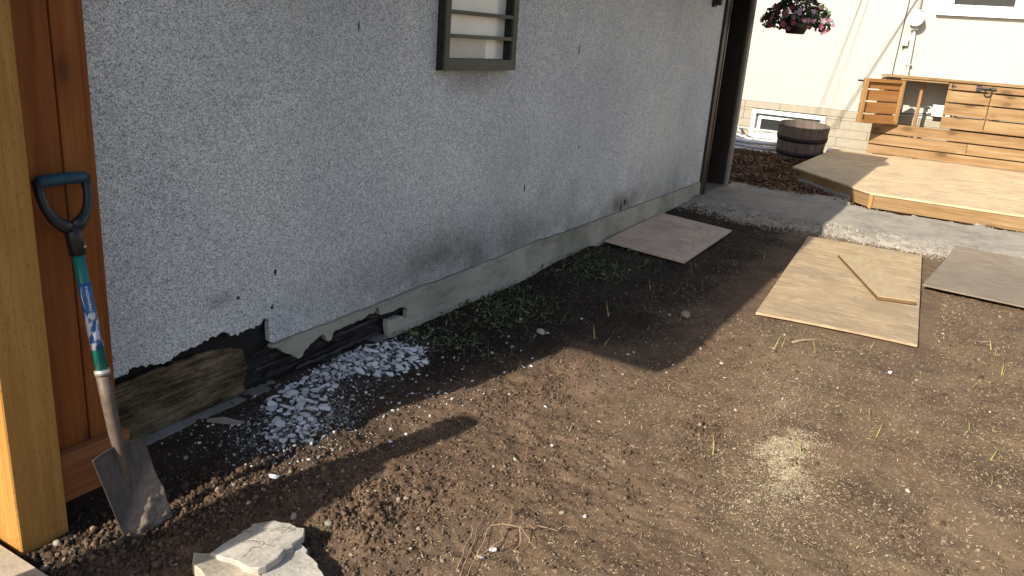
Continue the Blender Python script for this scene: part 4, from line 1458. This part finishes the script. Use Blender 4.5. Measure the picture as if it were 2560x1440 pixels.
for v in tm.vertices:
    zz = .737 - v.co.x / tw * .070
    an = ang0 + .22 + v.co.y / .0172 * .62
    c0 = ax(zz)
    rr = .0175 + v.co.z
    V.append(c0 + Vector((math.sin(an) * rr, -math.cos(an) * rr, 0)))
o = mk('lettering', V, [tuple(f.vertices) for f in tm.polygons], LETTER, lab)
# white swoosh under the letters
V, F = [], []
for i in range(15):
    t = i / 14
    for k in (-1, 1):
        an = ang0 - .42 + .30 * math.sin(t * math.pi) * -1 + k * .07 * math.sin(t * math.pi)
        c0 = ax(.738 - .068 * t)
        V.append(c0 + Vector((math.sin(an) * .01755, -math.cos(an) * .01755, 0)))
F = [(2 * i, 2 * i + 1, 2 * i + 3, 2 * i + 2) for i in range(14)]
mk('swoosh', V, F, LETTER, lab)
# D handle
MB().tube([ax(.90), ax(.87), ax(.82)], [.022, .0225, .0215], 16).build('handle_socket', BLACKP, sh, True)
MB().tube([ax(.845, 1.272) + Vector((0, -.020, 0)), ax(.845, 1.272) + Vector((0, -.0235, 0))], .004, 10).build('rivet', RINGM, sh)
arm = []
for sgn in (-1, 1):
    prof = [(0.006, .893), (.026, .906), (.046, .925), (.060, .953), (.0665, .985), (.066, 1.03)]
    MB().tube([ax(z, 1.259 + sgn * x) for x, z in prof], [.021, .018, .0145, .0125, .0125, .0145], 12).build('handle_arm', BLACKP, sh, True)
MB().tube([ax(1.024, 1.259 - .068), ax(1.026, 1.259 - .04), ax(1.026, 1.259), ax(1.026, 1.259 + .04), ax(1.024, 1.259 + .068)], [.0155, .0165, .017, .0165, .0155], 16).build('grip', GRIPM, sh, True)

# ------------------------------------------------------------------ broken stucco slabs
def slab(name, poly, z0, th, mat, tilt, seed, **tags):
    cx, cy = np.mean([q[0] for q in poly]), np.mean([q[1] for q in poly])
    pl = jag(poly + [poly[0]], .02, .006, seed)[:-1]
    area = sum(a[0] * b_[1] - a[1] * b_[0] for a, b_ in zip(pl, pl[1:] + pl[:1]))
    if area < 0:
        pl = pl[::-1]
    return prism(name, [pl], th, lambda u_, v_, w: (u_, v_, z0 + w + (u_ - cx) * tilt[0] + (v_ - cy) * tilt[1] + .006 * math.sin(u_ * 25) * math.sin(v_ * 23)), mat, None, .003, **tags)


zb = T1(1.38, 1.5)
slab('stucco_slab', [(1.455, 1.46), (1.430, 1.385), (1.395, 1.31), (1.37, 1.24), (1.25, 1.33), (1.30, 1.46)], zb + .006, .022, SLABW, (.05, .1), 2,
     label='broken white stucco slab underneath, its ragged edge nearest the bare soil', category='stucco slab')
slab('stucco_slab', [(1.270, 1.612), (1.425, 1.615), (1.468, 1.572), (1.492, 1.480), (1.470, 1.462), (1.305, 1.440), (1.288, 1.448)], zb + .036, .020, SLABW, (.02, -.04), 5,
     label='broken white stucco slab lying on top of the other pieces', category='stucco slab')
slab('stucco_slab', [(1.248, 1.655), (1.274, 1.622), (1.284, 1.58), (1.288, 1.43), (1.20, 1.36), (1.19, 1.53), (1.215, 1.62)], zb + .008, .032, SLABY, (-.05, .02), 7,
     label='yellowish thick stucco slab at the left end of the broken pieces', category='stucco slab')

# rusty lath wires sticking out of the slabs
WIRER = flat('rusty_wire', (.10, .055, .035), .8, .2, var=.3)
lw = thing('lath_wire', (1.36, 1.5, zb + .06), 'thin rusty lath wires bent over the top white stucco slab', 'wire')
rr = random.Random(4)
for (x0, y0, x1, y1) in ((1.30, 1.52, 1.37, 1.50), (1.33, 1.575, 1.36, 1.52), (1.42, 1.545, 1.47, 1.49), (1.44, 1.51, 1.50, 1.50), (1.36, 1.60, 1.385, 1.585)):
    pts = [(x0 + (x1 - x0) * t + rr.uniform(-.006, .006), y0 + (y1 - y0) * t + rr.uniform(-.006, .006), zb + .062 + .012 * math.sin(t * 3.1) + rr.uniform(0, .003)) for t in np.linspace(0, 1, 7)]
    MB().tube(pts, .0008, 5).build('strand', WIRER, lw)

# ------------------------------------------------------------------ white chips, stones, sprouts
chip_meshes = []
for k in range(8):
    r = random.Random(100 + k)
    V = I1[0] * np.array([1, r.uniform(.55, .85), r.uniform(.22, .45)])
    V = V * np.array([[r.uniform(.72, 1.2)] for _ in V])
    me = bpy.data.meshes.new('white_chip')
    me.from_pydata([tuple(v) for v in V], [], [tuple(int(q) for q in f) for f in I1[1]])
    me.update()
    me.materials.append(WCHIP)
    chip_meshes.append(me)
HEAP = [(2.91, 2.27), (2.99, 2.1), (2.77, 1.99), (2.52, 2.02), (2.43, 2.12), (2.26, 2.08), (2.03, 1.93), (1.91, 1.84), (1.83, 1.95), (1.9, 2.1), (2.07, 2.26), (2.28, 2.3), (2.44, 2.31), (2.72, 2.33)]


def inside(x, y, P):
    c = False
    for (x1, y1), (x2, y2) in zip(P, P[1:] + P[:1]):
        if (y1 > y) != (y2 > y) and x < (x2 - x1) * (y - y1) / (y2 - y1) + x1:
            c = not c
    return c


def stone(name, me, x, y, r, lift, label, cat, group, tilt=.3, z=None):
    o = bpy.data.objects.new(name, me)
    C.objects.link(o)
    o.location = (x, y, (T1(x, y) if z is None else z) + lift)
    o.scale = (r, r, r)
    o.rotation_euler = (random.gauss(0, tilt), random.gauss(0, tilt), random.uniform(0, 6.28))
    return tag(o, label, cat, group)


heap_label = 'white stucco chip in the rubble heap below the broken wall corner'
placed = []
tries = 0
while len(placed) < 248 and tries < 60000:
    tries += 1
    x, y = random.uniform(1.8, 3.0), random.uniform(1.8, 2.34)
    if not inside(x, y, HEAP):
        continue
    dens = .55 + .45 * float(vn(np.array([x * 5]), np.array([y * 6]), 95)[0])
    if x < 2.05 and y > 2.1:
        dens *= .4
    if random.random() > dens:
        continue
    r = min(.0125 * math.exp(random.expovariate(2.6)), .032)
    if any((x - a) ** 2 + (y - b_) ** 2 < (.55 * (r + c)) ** 2 for a, b_, c in placed):
        continue
    placed.append((x, y, r))
    stone('white_chip', random.choice(chip_meshes), x, y, r, r * .25, heap_label, 'stone chip', 'white chips in the rubble heap')
loose = 'white stucco chip lying loose on the soil away from the heap'
for k in range(44):
    x, y = (random.gauss(2.5, .45), random.gauss(1.85, .12)) if k < 30 else (random.uniform(1.5, 3.6), random.uniform(.8, 1.7))
    stone('white_chip', random.choice(chip_meshes), x, y, random.uniform(.006, .012), .002, loose, 'stone chip', 'white chips scattered on the soil')
stone('white_chip', chip_meshes[2], 1.682, 1.80, .021, .010, 'largest white chip in the sunlit strip beside the shovel', 'stone chip', None)
stone('white_chip', chip_meshes[5], 1.816, 1.02, .015, .012, 'white chip caught in the dry twigs, the upper one', 'stone chip', None)
stone('white_chip', chip_meshes[1], 1.752, 1.02, .014, .012, 'white chip at the foot of the dry twigs, the lower one', 'stone chip', None)
stone('white_chip', chip_meshes[4], 4.211, .16, .014, .010, 'white chip alone on sunlit soil below the golden plywood sheet', 'stone chip', None)
stone('white_chip', chip_meshes[3], 2.12, 1.66, .013, .008, 'small white chip inside the narrow foreground shadow', 'stone chip', None)
p = pick(4200, 1.6, 3.2, 1.6, 2.33, lambda x, y: np.clip(np.exp(-((x - 2.0) / .22) ** 2 - ((y - 2.0) / .13) ** 2) + np.exp(-((x - 2.6) / .3) ** 2 - ((y - 2.2) / .11) ** 2) + .03, 0, 1))
n = len(p)
r_ = .0016 * np.exp(rng.exponential(.45, n))
r_ = np.minimum(r_, .008)
GRIT = m_island('white_grit', [(0, (.20, .19, .185)), (.5, (.42, .42, .42)), (1, (.68, .68, .68))])
scatter('rubble_grit', I1, np.stack([p[:, 0], p[:, 1], T(p[:, 0], p[:, 1]) + r_ * .4], 1), r_[:, None] * rng.uniform(.5, 1.3, (n, 3)), rand_rot(n), GRIT, .2)

peb_meshes = []
for k in range(4):
    r = random.Random(300 + k)
    V = I2[0] * np.array([1, r.uniform(.7, .9), r.uniform(.45, .7)]) * np.array([[r.uniform(.9, 1.1)] for _ in I2[0]])
    me = bpy.data.meshes.new('pebble')
    me.from_pydata([tuple(v) for v in V], [], [tuple(int(q) for q in f) for f in I2[1]])
    me.update()
    me.shade_smooth()
    me.materials.append(PEBB)
    peb_meshes.append(me)
o = stone('stone', peb_meshes[0], 4.341, 1.273, .034, .02, 'pale grey stone alone on the shaded soil', 'stone', None)
stone('stone', peb_meshes[1], 3.513, 1.782, .030, .004, 'flat grey stone half sunk in the shaded soil', 'stone', None, .1)
stone('pebble', peb_meshes[2], 1.608, 1.49, .013, .006, 'yellowish pebble right of the broken white slabs', 'pebble', None)
stone('pebble', peb_meshes[3], 1.57, 1.60, .013, .004, 'brown pebble just behind the broken white slabs', 'pebble', None)
stone('pebble', peb_meshes[3], 1.09, 2.055, .014, .008, 'grey pebble against the foot of the fence post', 'pebble', None)
for k in range(44):
    x, y = random.uniform(1.3, 5.2), random.uniform(-.3, 2.0)
    if clear_of_boards(np.array([x]), np.array([y]))[0] < .5:
        continue
    stone('pebble', random.choice(peb_meshes), x, y, random.uniform(.005, .012), .002, 'small pebble lying on the bare soil', 'pebble', 'pebbles on the soil')

blade_meshes = []
for k in range(5):
    r = random.Random(500 + k)
    V, F = [], []
    cv = r.uniform(.15, .7)
    for i in range(7):
        t = i / 6
        w = .035 * (1 - t) ** .7 + .002
        for s_ in (-1, 1):
            V.append((s_ * w, cv * t * t, t))
    F = [(2 * i, 2 * i + 1, 2 * i + 3, 2 * i + 2) for i in range(6)]
    me = bpy.data.meshes.new('grass_sprout')
    me.from_pydata(V, [], F)
    me.update()
    me.materials.append(SPROUT)
    blade_meshes.append(me)
spots = [(3.62, 1.52), (3.58, 1.44), (2.66, 1.21), (2.63, 1.17)]
for _ in range(66):
    x = 2.0 + 4.2 * random.random() ** .8
    spots.append((x, random.uniform(-.9, .85 if x > 2.6 else .6)))
for _ in range(16):
    spots.append((random.uniform(3.9, 6.6), random.uniform(1.2, 1.7)))
for x, y in spots:
    if clear_of_boards(np.array([x]), np.array([y]))[0] < .5:
        continue
    sun_ = y < 1.05 or x < 3.65
    for q in range(random.choice((1, 1, 2))):
        o = bpy.data.objects.new('grass_sprout', random.choice(blade_meshes))
        C.objects.link(o)
        xx, yy = x + random.uniform(-.012, .012) * q, y + random.uniform(-.012, .012) * q
        o.location = (xx, yy, T1(xx, yy) - .003)
        h = random.uniform(.03, .085)
        o.scale = (h, h, h)
        o.rotation_euler = (random.gauss(0, .2), random.gauss(0, .2), random.uniform(0, 6.28))
        tag(o, 'single pale grass sprout standing in the sunlit bare soil' if sun_ else 'single thin grass sprout standing in the shaded bare soil', 'grass sprout', 'grass sprouts in sunlit soil' if sun_ else 'grass sprouts in shaded soil')

# dry twigs and wood slivers
tw_ = thing('dry_twig', (1.75, 1.0, 0), 'bundle of thin dry branching twigs on the sunlit soil', 'twig')
g0 = T1(1.7, 1.0)
twig_runs = [[(1.60, 1.00, .01), (1.72, 1.02, .03), (1.85, 1.05, .07), (1.95, 1.06, .08)], [(1.62, 1.02, .01), (1.76, 1.06, .04), (1.90, 1.11, .05)], [(1.72, 1.02, .03), (1.82, 1.00, .05), (1.93, 1.02, .07), (1.985, 1.06, .06)],
             [(1.85, 1.05, .07), (1.90, .97, .06), (1.88, .91, .03)], [(1.90, .97, .06), (1.95, .94, .05), (1.98, .89, .04)], [(1.66, 1.05, .01), (1.80, 1.09, .03), (1.86, 1.12, .04)], [(1.90, .97, .06), (1.83, .94, .03), (1.80, .92, .015)]]
for run in twig_runs:
    pts = []
    for a, b_ in zip(run[:-1], run[1:]):
        for k in range(4):
            t = k / 4
            pts.append(Vector(a).lerp(Vector(b_), t) + Vector((random.gauss(0, .004), random.gauss(0, .004), g0 + random.gauss(0, .002))))
    pts.append(Vector(run[-1]) + Vector((0, 0, g0)))
    MB().tube(pts, [.0022 - .0012 * i / len(pts) for i in range(len(pts))], 5).build('branch', TWIG, tw_)
STICK = flat('old_wood', (.30, .22, .14), .8, .2, var=.3)
b = MB()
b.tube([(4.30, .66, T1(4.3, .66) + .008), (4.36, .62, T1(4.36, .62) + .010), (4.43, .57, T1(4.43, .57) + .008)], [.008, .010, .006], 5)
b.build('wood_splinter', STICK, None, label='short tan wood splinter on the soil below the golden plywood', category='wood splinter')
b = MB()
b.tube([(1.80, 2.275, T1(1.8, 2.27) + .02), (1.83, 2.22, T1(1.83, 2.22) + .022), (1.865, 2.15, T1(1.865, 2.15) + .02)], [.006, .014, .004], 5)
b.build('wood_splinter', flat('grey_wood', (.24, .22, .20), .8, .2), None, label='grey wood splinter in the shade beside the wall footing', category='wood splinter')
